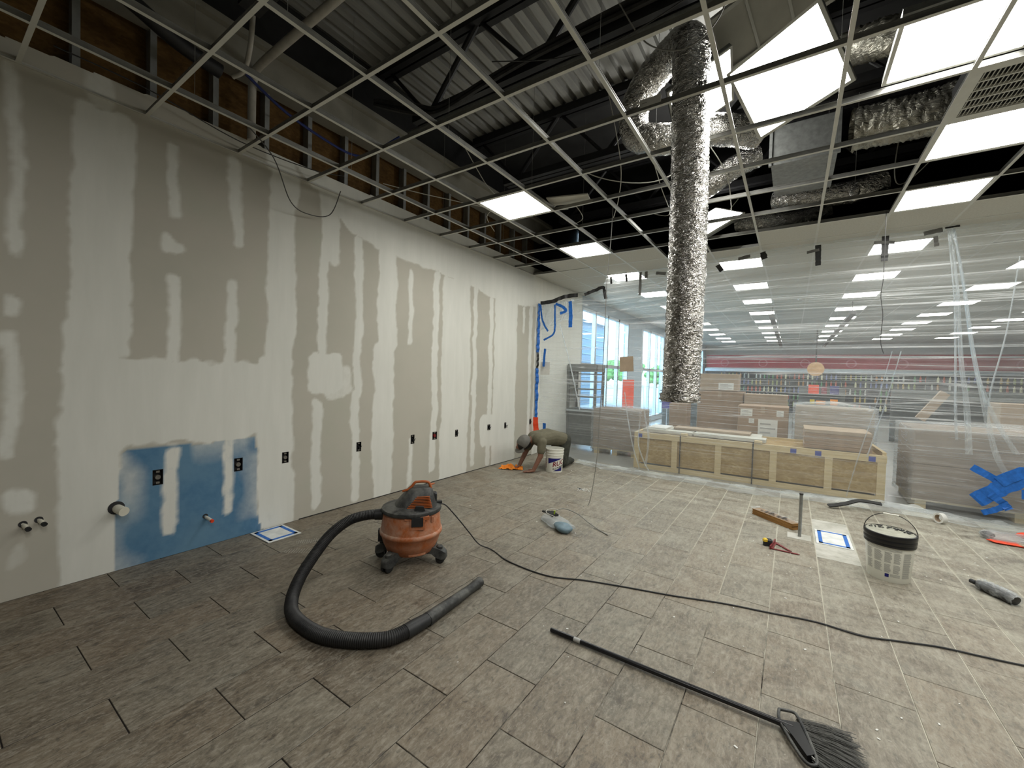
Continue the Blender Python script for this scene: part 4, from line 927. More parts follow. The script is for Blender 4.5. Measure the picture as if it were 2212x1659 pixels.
# cartons
def carton(x0, x1, y0, y1, z0, z1, label, mats='cardboard', labels=(), wrap=False):
    t = empty('carton', ((x0+x1)/2, y0, z0-.012 if z0 == 0 else z0)); w_ = (x1-x0)/2
    MB().bbox(-w_, w_, 0, y1-y0, 0, z1-z0, .006).build('box', M[mats], t)
    MB().box(-w_*.08, w_*.08, -.001, 0, z1-z0-.12, z1-z0-.006).build('packing_tape', M['cardboard2'], t)
    for (a, b, c, d) in labels:
        o = MB().box(a, b, -.002, 0, c, d).build('printed_label', M['paper'], t)
        q = MB()
        for r_ in range(4): q.box(a+.1*(b-a), b-.25*(b-a)*((r_ % 2)+.4), -.003, -.002, c+(d-c)*(.15+.2*r_), c+(d-c)*(.22+.2*r_))
        q = q.build('print_line', M['print_grey'], o); q['kind'] = 'stuff'
    return tag(t, label, 'carton', 'cartons in the shop')
carton(-.76, -.02, 8.2, 8.8, 0, 1.08, 'brown carton with four white labels behind the crate', labels=((-.33, -.15, .90, 1.02), (-.20, -.12, .78, .86), (-.06, .22, .50, .86), (.20, .30, .92, 1.02)))
carton(-1.65, -.80, 9.5, 10.1, 0, 1.27, 'wide carton under a smaller one, farther back than the labelled carton')
carton(-1.62, -.90, 9.55, 10.0, 1.275, 1.62, 'small carton on top of the wide one, with tape lines', mats='cardboard2', labels=((.0, .28, .02, .16),))
carton(-.76, -.05, 9.3, 9.8, 0, 1.25, 'taller carton with a pale tape stripe behind the labelled carton', mats='cardboard2')
carton(-2.1, -1.75, 9.0, 9.4, 0, 1.0, 'narrow reddish carton beside the wrapped box', mats='cardboard')
# shrink-wrapped loads
def wrapped(name, x0, x1, y0, y1, z1, mat, label, slump=.03, n=18, z0=.12, rz=0):
    t = empty(name, ((x0+x1)/2, (y0+y1)/2, -.012), rz); wx, wy = (x1-x0)/2, (y1-y0)/2
    k = 4; hh = (z1-z0-.01)/k
    for j in range(k): MB().bbox(-wx+.02, wx-.02, -wy+.02, wy-.02, z0+j*hh, z0+j*hh+hh-.006, .006).build('layer', mat, t)
    for xx in (-wx+.05, -.05, wx-.15): MB().box(xx, xx+.1, -wy+.02, wy-.02, .0, z0-.02).build('pallet_runner', M['pine'], t)
    MB().box(-wx+.02, wx-.02, -wy+.02, wy-.02, z0-.02, z0).build('pallet_deck', M['pine'], t)
    vs = []; m = 12; per = []
    for i in range(n): per.append((-wx+2*wx*i/n, -wy))
    for i in range(n): per.append((wx, -wy+2*wy*i/n))
    for i in range(n): per.append((wx-2*wx*i/n, wy))
    for i in range(n): per.append((-wx, wy-2*wy*i/n))
    N = len(per)
    for j in range(m):
        z = .06+(z1+.012-.06)*j/(m-1)
        for (a, b) in per:
            e = .012+.02*abs(nz(a*6, b*6, z*5)); r_ = math.hypot(a, b); vs.append((a*(1+e/r_), b*(1+e/r_), z+(.02*nz(a*4, b*4) if j == m-1 else 0)))
    fs = [(j*N+i, j*N+(i+1) % N, (j+1)*N+(i+1) % N, (j+1)*N+i) for j in range(m-1) for i in range(N)]
    vs.append((0, 0, z1+.02+slump)); fs += [((m-1)*N+i, (m-1)*N+(i+1) % N, len(vs)-1) for i in range(N)]
    o = MB().add(vs, fs).build('film', M['shrink'], t); o.data.polygons.foreach_set('use_smooth', [True]*len(o.data.polygons))
    return tag(t, label, 'wrapped load', 'shrink-wrapped loads behind the sheet')
wrapped('wrapped_box', -3.24, -2.30, 7.65, 8.35, .90, M['cardboard'], 'brown box in film on a pallet, beside the grey shelving')
wrapped('wrapped_stack', .05, 1.06, 8.05, 8.75, 1.14, M['cardboard2'], 'film-wrapped brown stack behind the stacked panels', .06)
wrapped('wrapped_pallet', 1.26, 3.1, 6.98, 7.95, 1.0, M['cardboard'], 'large film-wrapped pallet load behind the blue tape patch', .05)
t = empty('timber_offcut', (1.40, 7.45, 1.06)); o = MB().box(-.05, .05, -.03, .03, 0, .42).build('timber', M['cardboard2'], t); t.rotation_euler = (0, R(32), 0); tag(t, 'tan timber leaning up out of the wrapped pallet load', 'timber')
carton(2.33, 2.75, 8.25, 8.7, 0, 1.30, 'pale carton beyond the wrapped pallet load', mats='cardboard2')
# grey gondola shelving
t = empty('shelf_unit', (-3.65, 8.0, -.012)); gw = .325
for x in (-gw, gw-.04): 
    for y in (0, .42): MB().box(x, x+.04, y, y+.04, 0, 1.74).build('upright', M['gondola'], t)
for z in (.80, 1.06, 1.22, 1.38, 1.54): MB().box(-gw+.04, gw-.04, 0, .44, z, z+.022).build('shelf', M['gondola'], t)
MB().bbox(-gw, gw, -.02, .48, 1.60, 1.76, .01).build('canopy', M['gondola'], t); MB().box(-gw+.04, gw-.04, .01, .03, .06, .78).build('base_panel', M['gondola'], t); MB().box(-gw, gw, -.03, .0, .76, .80).build('price_rail', M['alu'], t)
tag(t, 'empty grey metal shelving unit against the wall end, behind the sheet', 'shelf')
t = empty('banner_stand', (-3.32, 10.0, -.012)); MB().box(-.14, .14, 0, .012, .25, 1.45).build('banner', M['orange_tape'], t); MB().box(-.16, .16, -.1, .1, 0, .03).build('foot', M['alu'], t); MB().box(-.01, .01, .012, .03, 0, 1.45).build('pole', M['alu'], t); tag(t, 'red upright banner stand by the shop windows', 'banner')
t = empty('banner_stand', (-2.75, 11.5, -.012)); MB().box(-.13, .13, 0, .012, .7, 1.5).build('banner', M['navy'], t); MB().box(-.16, .16, -.1, .1, 0, .03).build('foot', M['alu'], t); MB().box(-.01, .01, .012, .03, 0, 1.5).build('pole', M['alu'], t); tag(t, 'blue banner stand beyond the red one', 'banner')
def gondola_run(x0, x1, y, h, label, mats, n):
    t = empty('display_shelf', ((x0+x1)/2, y, -.012)); w_ = (x1-x0)/2
    MB().box(-w_, w_, .25, .29, 0, h).build('back_panel', M['gondola'], t)
    for k in range(4): MB().box(-w_, w_, -.1, .25, .12+k*h/4, .145+k*h/4).build('shelf', M['gondola'], t)
    tag(t, label, 'shelf')
gondola_run(-3.2, -1.9, 12.6, 1.35, 'low grey display shelf near the shop windows', None, 0)
gondola_run(.2, 1.4, 16.3, 1.33, 'display shelf with bright packets in the middle of the shop', None, 0)
gondola_run(2.2, 4.6, 14.5, 1.4, 'long dark display shelf beyond the wrapped pallet load', None, 0)
pk = [(.45, .72, 1.133, 1.42, 'orange_tape', 'red and orange display packet'), (.78, .92, 1.133, 1.36, 'print_red', 'dark red display packet'), (1.0, 1.22, 1.133, 1.40, 'navy', 'navy display packet'), (.50, .62, .80, .95, 'yellow_plastic', 'yellow packet on the lower shelf'), (.66, .9, .80, .92, 'rag', 'orange packet on the lower shelf'), (1.02, 1.2, .80, .98, 'rag', 'orange bag below the navy packet')]
for (a, b, c, d, m__, l) in pk: flat('packet', a, b, 16.24, 16.32, c+.0, d, M[m__], l+' on the shop display shelf', 'packet', 'packets on the display shelf')
flat('packet', -.62, -.45, 9.0, 9.1, 0-.012, .95, M['print_red'], 'purple-red box standing between two cartons', 'box')
# coolers on the end wall, red sign band
co = empty('drinks_cooler', (2.0, 24.3, -.012)); X0, X1 = -5.9, 7.5
MB().box(X0, X1, .55, .62, 0, 2.05).build('back_panel', M['cooler'], co); MB().box(X0, X1, 0, .6, 1.96, 2.10).build('top_rail', M['alu'], co); MB().box(X0, X1, 0, .6, 0, .18).build('plinth', M['cooler'], co)
shz = [.30, .64, .98, 1.32, 1.64]
for z in shz: MB().box(X0, X1, .05, .55, z-.02, z).build('shelf', M['gondola'], co)
x = X0
while x <= X1: MB().box(x-.03, x+.03, 0, .06, .18, 1.96).build('door_post', M['cooler'], co); x += .96
tag(co, 'long dark drinks cooler lined with bottles on the end wall', 'cooler')
sg = empty('sign_band', (2.0, 24.95, 2.1)); MB().box(-5.9, 7.5, -.3, .04, 0, .72).build('red_fascia', M['sign_red'], sg); MB().box(-5.9, 7.5, -.32, -.3, .0, .05).build('white_edge', M['paper'], sg); MB().box(-5.9, 7.5, -.32, -.3, .58, .64).build('white_edge', M['paper'], sg)
for k in range(7): MB().lathe([(.20, 0), (.15, 0), (.15, .01), (.20, .01), (.20, 0)], 20, M=Matrix.Translation((-5.0+k*1.75, -.31, .30)) @ Matrix.Rotation(R(90), 4, 'X')).build('emblem', plain('emblem%d' % k, (.5, .12, .14), .6), sg)
tag(sg, 'long red fascia band with round emblems above the coolers', 'sign')
bcols = [(.30, .34, .12), (.42, .20, .05), (.55, .55, .48), (.10, .25, .10), (.50, .10, .05), (.75, .70, .45), (.15, .18, .35), (.5, .35, .1)]
bm_ = []
for k, c in enumerate(bcols): bm_.append(MB().lathe([(0, 0), (.038, 0), (.038, .15), (.034, .175), (.016, .20), (.016, .245), (.018, .25), (0, .25)], 8).mesh('bottle', plain('bottle_glass%d' % k, c, .2, var=.2)))
nb = 0
for si, z in enumerate(shz):
    x = -3.1
    while x < 7.8 and nb < 300:
        if random.random() < .9:
            o = link(bpy.data.objects.new('bottle', bm_[(int(x*1.7)+si*3+(0 if random.random() < .7 else 1)) % 8])); o.location = (x, 24.42, z-.011)
            tag(o, 'bottle standing on the shelves of the drinks cooler', 'bottle', 'bottles in the drinks cooler'); nb += 1
        x += .178
# ceiling rails and hanging sign in the shop
for (x, l) in ((-.45, 'dark track rail under the shop ceiling, on the window side'), (1.05, 'dark track rail under the shop ceiling, past the hanging round sign')):
    t = empty('track_rail', (x, 11.5, 3.0)); MB().box(-.05, .05, 0, 10.5, 0, .06).build('rail', M['dark_steel'], t)
    for y in (.3, 5, 10): MB().box(-.006, .006, y, y+.012, .06, CZ-3.0).build('drop_rod', M['dark_steel'], t)
    tag(t, l, 'rail', 'track rails in the shop')
t = empty('round_sign', (.66, 17.5, 1.95)); MB().lathe([(0, 0), (.24, 0), (.24, .03), (0, .03)], 24, M=Matrix.Rotation(R(90), 4, 'X')).build('disc', plain('sign_tan', (.60, .36, .18), .6), t); MB().box(-.02, .02, 0, .02, .2, CZ-1.95).build('rod', M['dark_steel'], t); tag(t, 'round tan sign on a dark rod, hanging over the display shelf', 'sign')
t = empty('smoke_detector', (.10, 11.0, CZ-.04)); MB().lathe([(0, 0), (.05, 0), (.06, .02), (.065, .04)], 20).build('body', M['paper'], t, True); MB().lathe([(0, -.008), (.02, -.008), (.022, 0)], 12).build('sensor', M['print_grey'], t); tag(t, 'small white smoke detector on the shop ceiling', 'smoke detector')

# ================================================================== FOREGROUND
# ---- shop vacuum
VL = (-2.47, 2.275, 0); vac = empty('shop_vacuum', VL, R(47.4)); tag(vac, 'dusty orange and black shop vacuum on casters with its long black hose', 'vacuum cleaner')
drum = MB().lathe([(0, .085), (.165, .085), (.185, .10), (.215, .17), (.232, .225), (.240, .232), (.243, .245), (.240, .258), (.232, .265), (.229, .30), (.217, .415), (.0, .415)], 56).build('drum', M['vac_orange'], vac, True)
MB().box(-.012, .098, -.2285, -.20, .315, .40).build('drain_recess', M['vac_orange'], drum); MB().box(-.05, .13, -.222, -.19, .388, .412).build('catch_plate', M['vac_orange'], drum)
MB().box(.148, .166, -.178, -.15, .355, .395).build('clip', M['vac_orange'], drum)
for a in (.02,): 
    q = MB().lathe([(.19, .10), (.196, .145), (.19, .15)], 14, a0=R(-95), a1=R(-55)); q.build('foot_flare', M['vac_orange'], drum, True)
MB().lathe([(.218, .405), (.230, .405), (.233, .418), (.228, .432), (.205, .440), (.15, .452), (0, .455)], 56).build('lid', M['vac_black'], vac, True)
# motor head: lofted rounded-box sections
secs = [(.435, .03, .168, .135), (.46, .032, .155, .128), (.50, .042, .135, .112), (.54, .056, .112, .092), (.57, .062, .095, .074), (.585, .064, .080, .058), (.592, .065, .050, .035)]
vs = []; n = 40
for (z, cx, a, b) in secs:
    for j in range(n):
        t_ = 2*math.pi*j/n; c_, s_ = math.cos(t_), math.sin(t_); vs.append((cx+a*math.copysign(abs(c_)**.6, c_), b*math.copysign(abs(s_)**.6, s_), z))
fs = [(i*n+j, i*n+(j+1) % n, (i+1)*n+(j+1) % n, (i+1)*n+j) for i in range(len(secs)-1) for j in range(n)]+[tuple(range((len(secs)-1)*n, len(secs)*n))]
head = MB().add(vs, fs).build('motor_head', M['vac_black'], vac, True)
def hb(z): return float(np.interp(z, [s[0] for s in secs], [s[3] for s in secs]))
for k in range(8):
    z = .452+k*.0105; x0 = -.035+.010*k; x1 = .155-.003*k
    MB().box(x0, x1, -hb(z)-.007, -hb(z)+.01, z, z+.0042).build('vent_slat', M['orange_plastic'], head)
q = MB()
for (x, z0, z1) in ((-.04, .448, .46), (.157, .448, .54)): q.box(x, x+.004, -hb(.47)-.009, -hb(.53)+.01, z0, z1)
MB().prism([(.010, 0), (.105, 0), (.088, .045), (.03, .05)], -.012, .012, M=Matrix.Translation((0, -.165, .428)) @ Matrix.Rotation(R(90), 4, 'X')).build('power_switch', M['black_plastic'], head)
MB().box(.0, .085, -.238, -.21, .345, .41).build('lid_latch', M['black_plastic'], vac)
MB().tube(catmull([(-.035, -.03, .565), (-.005, -.028, .592), (.02, -.026, .622), (.05, -.025, .628), (.10, -.025, .628), (.128, -.025, .618), (.140, -.025, .590), (.143, -.025, .57)], 6), .0105, 10).build('carry_handle', M['orange_plastic'], vac, True)
MB().tube([(-.035, -.03, .568), (-.075, -.03, .558)], [.011, .006], 8).build('handle_tail', M['orange_plastic'], vac); MB().tube([(.138, -.02, .602), (.175, .0, .605)], [.011, .004], 8).build('handle_tail', M['orange_plastic'], vac)
for sx in (-.235,): MB().box(sx-.02, sx+.02, .02, .07, .15, .24).build('side_clamp', M['black_plastic'], vac)
MB().bbox(.160, .196, -.02, .05, .465, .53, .008).build('side_clamp', M['black_plastic'], vac); MB().box(.20, .24, .02, .06, .425, .45).build('cord_outlet', M['black_plastic'], vac)
for (x, y) in ((-.165, -.185), (.225, -.09), (.165, .185), (-.225, .09)):
    a = math.atan2(y, x); Mr = Matrix.Rotation(a, 4, 'Z'); Mt = Matrix.Rotation(a, 4, 'Z') @ Matrix.Translation((0, 0, 0))
    vs = []
    for (xx, wv_, z0, z1) in ((.13, .060, .085, .125), (.19, .055, .080, .130), (.225, .050, .052, .122), (.262, .046, .040, .108), (.286, .036, .042, .092), (.296, .018, .046, .078)):
        vs += [Mr @ Vector((xx, -wv_, z0)), Mr @ Vector((xx, wv_, z0)), Mr @ Vector((xx, wv_*.8, z1)), Mr @ Vector((xx, -wv_*.8, z1))]
    fs = [(i*4+j, i*4+(j+1) % 4, (i+1)*4+(j+1) % 4, (i+1)*4+j) for i in range(5) for j in range(4)]+[(0, 3, 2, 1), (20, 21, 22, 23)]
    f = MB().add(vs, fs).build('caster_arm', M['vac_black'], vac, True)
    for off_ in (-.022, .022): MB().lathe([(0, -.011), (.030, -.011), (.0365, -.006), (.0365, .006), (.030, .011), (0, .011)], 22, M=Matrix.Translation((x*1.03, y*1.03, .0375)) @ Mr @ Matrix.Translation((0, off_, 0)) @ Matrix.Rotation(R(90), 4, 'X')).build('caster_wheel', M['black_plastic'], f, True)
    MB().lathe([(.026, .112), (.026, .128), (.018, .136), (.0, .137)], 16, M=Matrix.Translation((x*.98, y*.98, 0))).build('caster_cap', M['vac_black'], f, True)
def to_vac(p): return Matrix.Rotation(-R(47.4), 3, 'Z') @ (Vector(p)-Vector(VL))
hp = [(-2.60, 2.13, .375), (-2.70, 2.03, .372), (-2.77, 1.92, .345), (-2.775, 1.775, .285), (-2.72, 1.62, .205), (-2.63, 1.46, .12), (-2.52, 1.35, .055), (-2.36, 1.285, .042), (-2.11, 1.28, .042), (-1.92, 1.355, .042), (-1.775, 1.475, .042), (-1.738, 1.60, .042)]
P = catmull(hp, 40); L = [0]
for i in range(1, len(P)): L.append(L[-1]+(P[i]-P[i-1]).length)
Q = []; K = int(L[-1]/.0055)
for i in range(K+1):
    d = L[-1]*i/K; j = max(0, min(len(P)-2, int(np.searchsorted(L, d))-1)); u = (d-L[j])/max(1e-6, L[j+1]-L[j]); Q.append(to_vac(P[j].lerp(P[j+1], u)))
hose = MB().tube(Q, .037, 18, wob=lambda i, j: .0022 if i % 2 else -.0010).build('hose', M['hose'], vac, True)
MB().tube([to_vac(p) for p in [(-2.575, 2.155, .375), (-2.62, 2.11, .375), (-2.66, 2.07, .374)]], [.043, .043, .040], 20).build('hose_cuff', M['black_plastic'], hose, True)
MB().tube([to_vac(p) for p in [(-1.740, 1.575, .042), (-1.735, 1.64, .042), (-1.728, 1.74, .042)]], [.040, .041, .036], 20).build('hose_cuff', M['black_plastic'], hose, True)
wd = [(-1.729, 1.73, .040), (-1.733, 1.80, .040), (-1.745, 2.0, .036), (-1.755, 2.16, .036), (-1.764, 2.275, .036)]
MB().tube([to_vac(p) for p in wd], [.041, .039, .035, .031, .035], 10).build('nozzle_wand', M['vac_black'], vac, True)
cp = [(-2.33, 2.435, .43), (-2.30, 2.48, .42), (-2.245, 2.57, .30), (-2.20, 2.68, .15), (-2.16, 2.76, .04), (-2.05, 2.80, .006), (-1.811, 2.709, .006), (-1.463, 2.691, .006), (-1.211, 2.796, .006), (-.961, 2.878, .006), (-.633, 2.972, .006), (-.331, 3.078, .006), (-.069, 3.14, .006), (.176, 3.199, .006), (.398, 3.194, .006), (.572, 3.259, .006), (.76, 3.333, .006), (.931, 3.363, .006), (1.097, 3.395, .006), (1.5, 3.5, .006)]
MB().tube([to_vac(p) for p in catmull(cp, 10)], .0050, 8).build('power_cord', M['black_plastic'], vac, True)

# ---- broom
br = empty('push_broom', (.03, 2.125, 0)); tag(br, 'black angle broom lying on the tiles with a grey bristle fan', 'broom')
MB().tube([(-1.143, 0, .014), (-1.10, .0, .0145), (-1.09, 0, .0145)], [.012, .012, .0105], 14).build('hanging_tip', M['broom_black'], br, True)
hd = MB().tube([(-1.09, 0, .0145), (-.5, .002, .018), (.03, .004, .026)], .0125, 16).build('handle', M['broom_black'], br, True)
MB().tube([(-.995, 0, .0150), (-.955, 0, .0153)], .0129, 16).build('sticker', M['print_grey'], hd, True)
cap_poly = [(-.028, .075), (.004, .092), (.045, .09), (.075, .02), (.105, -.10), (.085, -.15), (.05, -.14), (-.005, -.02)]
MB().prism([(-.02, .01), (.055, .04), (.09, -.03), (.10, -.11), (.075, -.135), (.03, -.06)], .006, .036).build('head_block', M['broom_black'], br)
q = MB(); 
rim = catmull([(-.022, .082, .03), (.02, .095, .032), (.042, .085, .034), (.062, .03, .036), (.090, -.06, .034), (.108, -.135, .026), (.085, -.155, .02), (.055, -.13, .02), (.0, -.03, .026), (-.022, .03, .030), (-.022, .082, .03)], 5)
MB().tube(rim, .0065, 8).build('head_frame', M['vac_black'], br, True)
MB().tube([(-.01, -.01, .030), (.10, -.13, .030)], .0025, 6).build('head_seam', M['print_grey'], br)
q = MB()
for i in range(420):
    u = random.random(); bx0 = Vector((.045+.055*u+random.uniform(-.01, .01), .085-.225*u, random.uniform(.008, .03)))
    ang = R(8-42*u)+random.uniform(-.10, .10); ln = random.uniform(.165, .20)*(1.0+.10*u); e = bx0+Vector((math.cos(ang)*ln, math.sin(ang)*ln, 0)); e.z = random.uniform(.003, .045)
    mid = bx0.lerp(e, .55)+Vector((0, 0, random.uniform(0, .012)))
    q.tube([bx0, mid, e], .0011, 3, cap=False)
o = q.build('bristles', M['bristle'], br); o['kind'] = 'stuff'

# ---- curved prints on buckets
def wrap_patch(poly_fn, r, a0, a1, nA=16):
    """patch between z=lo(a) and z=hi(a) on a cylinder of radius r(z)"""
    vs = []
    for i in range(nA+1):
        a = a0+(a1-a0)*i/nA; lo, hi = poly_fn((i/nA))
        for z in (lo, hi): rr = r(z); vs.append((rr*math.cos(a), rr*math.sin(a), z))
    return vs, [(2*i, 2*i+2, 2*i+3, 2*i+1) for i in range(nA)]
def wrap_text(txt, size, r, a_start, z0, mat, parent, name='lettering', shear=0, slope=0, bold=0):
    cu = bpy.data.curves.new('lettering_curve', 'FONT'); cu.body = txt; cu.size = size; cu.shear = shear; cu.offset = bold; cu.resolution_u = 3
    ob = bpy.data.objects.new('lettering_tmp', cu); COL.objects.link(ob)
    dg = bpy.context.evaluated_depsgraph_get(); me = bpy.data.meshes.new_from_object(ob.evaluated_get(dg)); bpy.data.objects.remove(ob)
    bm = bmesh.new(); bm.from_mesh(me); bmesh.ops.triangulate(bm, faces=bm.faces)
    bmesh.ops.subdivide_edges(bm, edges=[e for e in bm.edges if e.calc_length() > size*.3], cuts=2)
    for v in bm.verts:
        z = z0+v.co.y+slope*v.co.x; rr = r(z); a = a_start+v.co.x/rr; v.co = (rr*math.cos(a), rr*math.sin(a), z)
    bm.to_mesh(me); bm.free(); me.materials.clear(); me.materials.append(mat); me.name = name
    o = bpy.data.objects.new(name, me); return link(o, parent)
# ---- mortar bucket
bk = empty('mortar_bucket', (.68, 4.325, 0)); tag(bk, 'white pail with a thick black rim and grey mortar-smeared lid', 'bucket'); CA = math.atan2(-4.325, -.68)
rb = lambda z: .128+.020*z/.30
MB().lathe([(0, 0), (.126, 0), (.128, .004), (.1465, .285), (.1465, .29)], 48).build('pail', M['white_bucket'], bk, True)
MB().lathe([(.1475, .272), (.154, .270), (.156, .280), (.153, .290), (.157, .296), (.158, .312), (.155, .322), (.159, .330), (.160, .352), (.156, .360), (.148, .362), (.146, .350), (.146, .30)], 48).build('rim', M['broom_black'], bk, True)
lidm = NT('mortar_lid'); f_ = lidm.noise(lidm.coord(), 16, 5, .7); lidm.color(lidm.ramp(f_, [(.35, (.26, .26, .21)), (.7, (.40, .40, .33))])); lidm.set(.8); lidm.bump(f_, .5, .01)
vs = [(0, 0, .352)]; fs = []
for i in range(1, 8):
    for j in range(32): a = 2*math.pi*j/32; r_ = .147*i/7; vs.append((r_*math.cos(a), r_*math.sin(a), .352+.004*nz(r_*30, a*3)+(.006 if i == 7 else 0)))
fs = [(0, 1+j, 1+(j+1) % 32) for j in range(32)]+[(1+(i-1)*32+j, 1+i*32+j, 1+i*32+(j+1) % 32, 1+(i-1)*32+(j+1) % 32) for i in range(1, 7) for j in range(32)]
MB().add(vs, fs).build('lid', lidm.mat, bk, True)
q = MB()
for i in range(46): a = CA+math.pi+random.uniform(-1.25, 1.25); r_ = random.choice([random.uniform(.11, .145), random.uniform(.085, .125)]); q.ball((r_*math.cos(a), r_*math.sin(a), .358), random.uniform(.003, .012), random.uniform(.003, .008), .004, 6)
o = q.build('mortar_crumbs', M['black_plastic'], bk); o['kind'] = 'stuff'
hx = [(-.157*math.cos(t_), 0, .345+.150*math.sin(t_)) for t_ in np.linspace(0, math.pi, 17)]
hr = Matrix.Rotation(CA+R(90), 4, 'Z') @ Matrix.Rotation(R(0), 4, 'X')
MB().tube([hr @ Vector(p) for p in hx], .0030, 8).build('wire_handle', M['dark_steel'], bk, True); MB().tube([hr @ Vector((-.045, 0, .490)), hr @ Vector((.045, 0, .490))], .006, 10).build('grip', M['white_bucket'], bk, True)
rl_ = lambda z: rb(z)+.0008
colsA = [(-62, -42, 8), (-36, -14, 8), (-10, 8, 8), (12, 30, 8), (36, 62, 12)]
q = MB()
for (a0, a1, nr) in colsA:
    for blk in ((.150, .232), (.075, .140)) if a1 != 62 else ((.045, .235),):
        z = blk[1]; 
        while z > blk[0]:
            e = R(CA*0+random.uniform(0, 6)); vs, fs = wrap_patch(lambda t, z=z: (z-.0035, z), rl_, CA+R(a0), CA+R(a1)-e, 5); q.add(vs, fs); z -= .0075
for z in (.262, .254, .246): vs, fs = wrap_patch(lambda t, z=z: (z-.003, z), rl_, CA+R(-60), CA+R(30), 14); q.add(vs, fs)
for z in (.066, .058, .050): vs, fs = wrap_patch(lambda t, z=z: (z-.003, z), rl_, CA+R(5), CA+R(30), 6); q.add(vs, fs)
o = q.build('fine_print', M['print_grey'], bk); o['kind'] = 'stuff'
vs, fs = wrap_patch(lambda t: (.040, .066), rl_, CA+R(-8), CA+R(2), 4); MB().add(vs, fs).build('logo_badge', M['navy'], bk)
# ---- white compound bucket
b2 = empty('white_bucket', (-3.03, 5.72, 0)); tag(b2, 'empty white bucket with blue and red lettering beside the crouching worker', 'bucket'); CB = math.atan2(-5.775, 3.06)
r2 = lambda z: .128+.016*z/.36
MB().lathe([(0, .0), (.127, 0), (.128, .003), (.139, .262), (.1445, .264), (.1445, .276), (.140, .278), (.141, .300), (.147, .302), (.147, .314), (.1425, .316), (.143, .345), (.150, .348), (.150, .362), (.144, .364), (.138, .34), (.124, .012), (0, .010)], 48).build('pail', M['white_bucket'], b2, True)
rr2 = lambda z: r2(z)+.0008
vs, fs = wrap_patch(lambda t: (.135+.085*t, .222-.0*t), rr2, CB+R(-42), CB+R(52), 20); MB().add(vs, fs).build('blue_flash', M['navy'], b2)
vs, fs = wrap_patch(lambda t: (.028, .03+.062*t), rr2, CB+R(-5), CB+R(58), 16); MB().add(vs, fs).build('blue_flash', M['navy'], b2)
wrap_text('RUC', .098, lambda z: rr2(z)+.0004, CB+R(-12), .088, M['print_red'], b2, shear=.1, slope=.28, bold=.002)
wrap_text('ALL PURPOSE', .034, lambda z: rr2(z)+.0004, CB+R(-12), .044, M['print_black'], b2, shear=.15, slope=.28, bold=.001)
q = MB()
for z in np.arange(.06, .21, .012): vs, fs = wrap_patch(lambda t, z=z: (z-.007, z), rr2, CB+R(-78), CB+R(-58)-R(random.uniform(0, 8)), 4); q.add(vs, fs)
o = q.build('side_print', M['print_red'], b2); o['kind'] = 'stuff'

# ---- small things on the floor
t = empty('conduit_stub', (.118, 4.885, 0)); MB().tube([(0, 0, 0), (0, 0, .41)], .014, 16).build('pipe', M['galv'], t, True); MB().lathe([(.014, .41), (.017, .41), (.017, .425), (0, .425)], 16).build('pipe_cap', M['dark_steel'], t, True); tag(t, 'grey metal conduit stub standing upright from the floor', 'pipe')
t = empty('shim_bundle', (-.09, 5.25, 0), math.atan2(-.33, .38))
for k in range(5): MB().box(-.25+.006*(k % 2), .25-.005*(k % 3), -.055, .055, .002+k*.0125, .0125+k*.0125).build('shim', m_wood('shim%d' % k, (.22, .11, .035), (.36, .19, .06)) if k == 0 else bpy.data.materials['shim0'], t)
vs = []; 
for i in range(24):
    for j in range(8): vs.append((-.27+.54*i/23, -.062+.124*j/7, .0665+.006*abs(nz(i*.7, j*.7, 3))+(.01 if i in (0, 23) else 0)))
MB().add(vs, [(i*8+j, (i+1)*8+j, (i+1)*8+j+1, i*8+j+1) for i in range(23) for j in range(7)]).build('plastic_sleeve', M['sheet_bunch'], t, True)
q = MB()
for k in range(7): q.box(-.16+.05*k, -.13+.05*k, -.04, -.04+.02+.05*((k*7) % 3)/2, .075, .0755)
o = q.build('sleeve_print', M['print_black'], t); o['kind'] = 'stuff'
tag(t, 'bundle of brown wood shims in a printed plastic sleeve', 'wood shims')
t = empty('tape_measure', (-.125, 4.43, 0), R(25)); MB().bbox(-.04, .035, -.02, .02, 0, .065, .012).build('case', M['black_plastic'], t); MB().bbox(-.042, -.005, -.021, .021, .04, .067, .008).build('yellow_band', M['yellow_plastic'], t); MB().box(.035, .045, -.008, .008, .003, .012).build('hook', M['galv'], t); tag(t, 'black and yellow tape measure beside the red square', 'tape measure')
t = empty('speed_square', (-.02, 4.44, 0), R(-12)); MB().prism([(-.075, .11), (-.06, -.10), (.15, -.06), (.13, -.045), (-.045, -.078), (-.055, .06), (.06, -.03), (.085, -.03)], .004, .009).build('blade', M['red_plastic'], t); MB().prism([(-.085, .12), (-.068, -.11), (-.058, -.11), (-.075, .12)], 0, .030).build('fence', M['red_plastic'], t); tag(t, 'dark red carpenter speed square lying on the tiles', 'square')
t = empty('wrapped_bottle', (1.265, 4.41, 0), math.atan2(-.2, .13)); MB().tube(catmull([(-.12, 0, .035), (-.10, 0, .036), (-.05, 0, .038), (.05, 0, .038), (.11, 0, .034), (.13, 0, .03)], 5), [.014]*5+[.03]*4+[.036]*16+[.02], 16).build('bottle', M['broom_black'], t, True); MB().tube([(-.155, 0, .034), (-.12, 0, .035)], .016, 12).build('bottle_cap', M['black_plastic'], t, True)
foil_tube('film_wrap', [(-.09, 0, .042), (0, 0, .046), (.10, 0, .044), (.14, 0, .036)], .040, M['shrink'], t, seg=.008, n=20, amp=.014, seed=3); tag(t, 'black bottle in crumpled clear film lying on the floor', 'bottle')
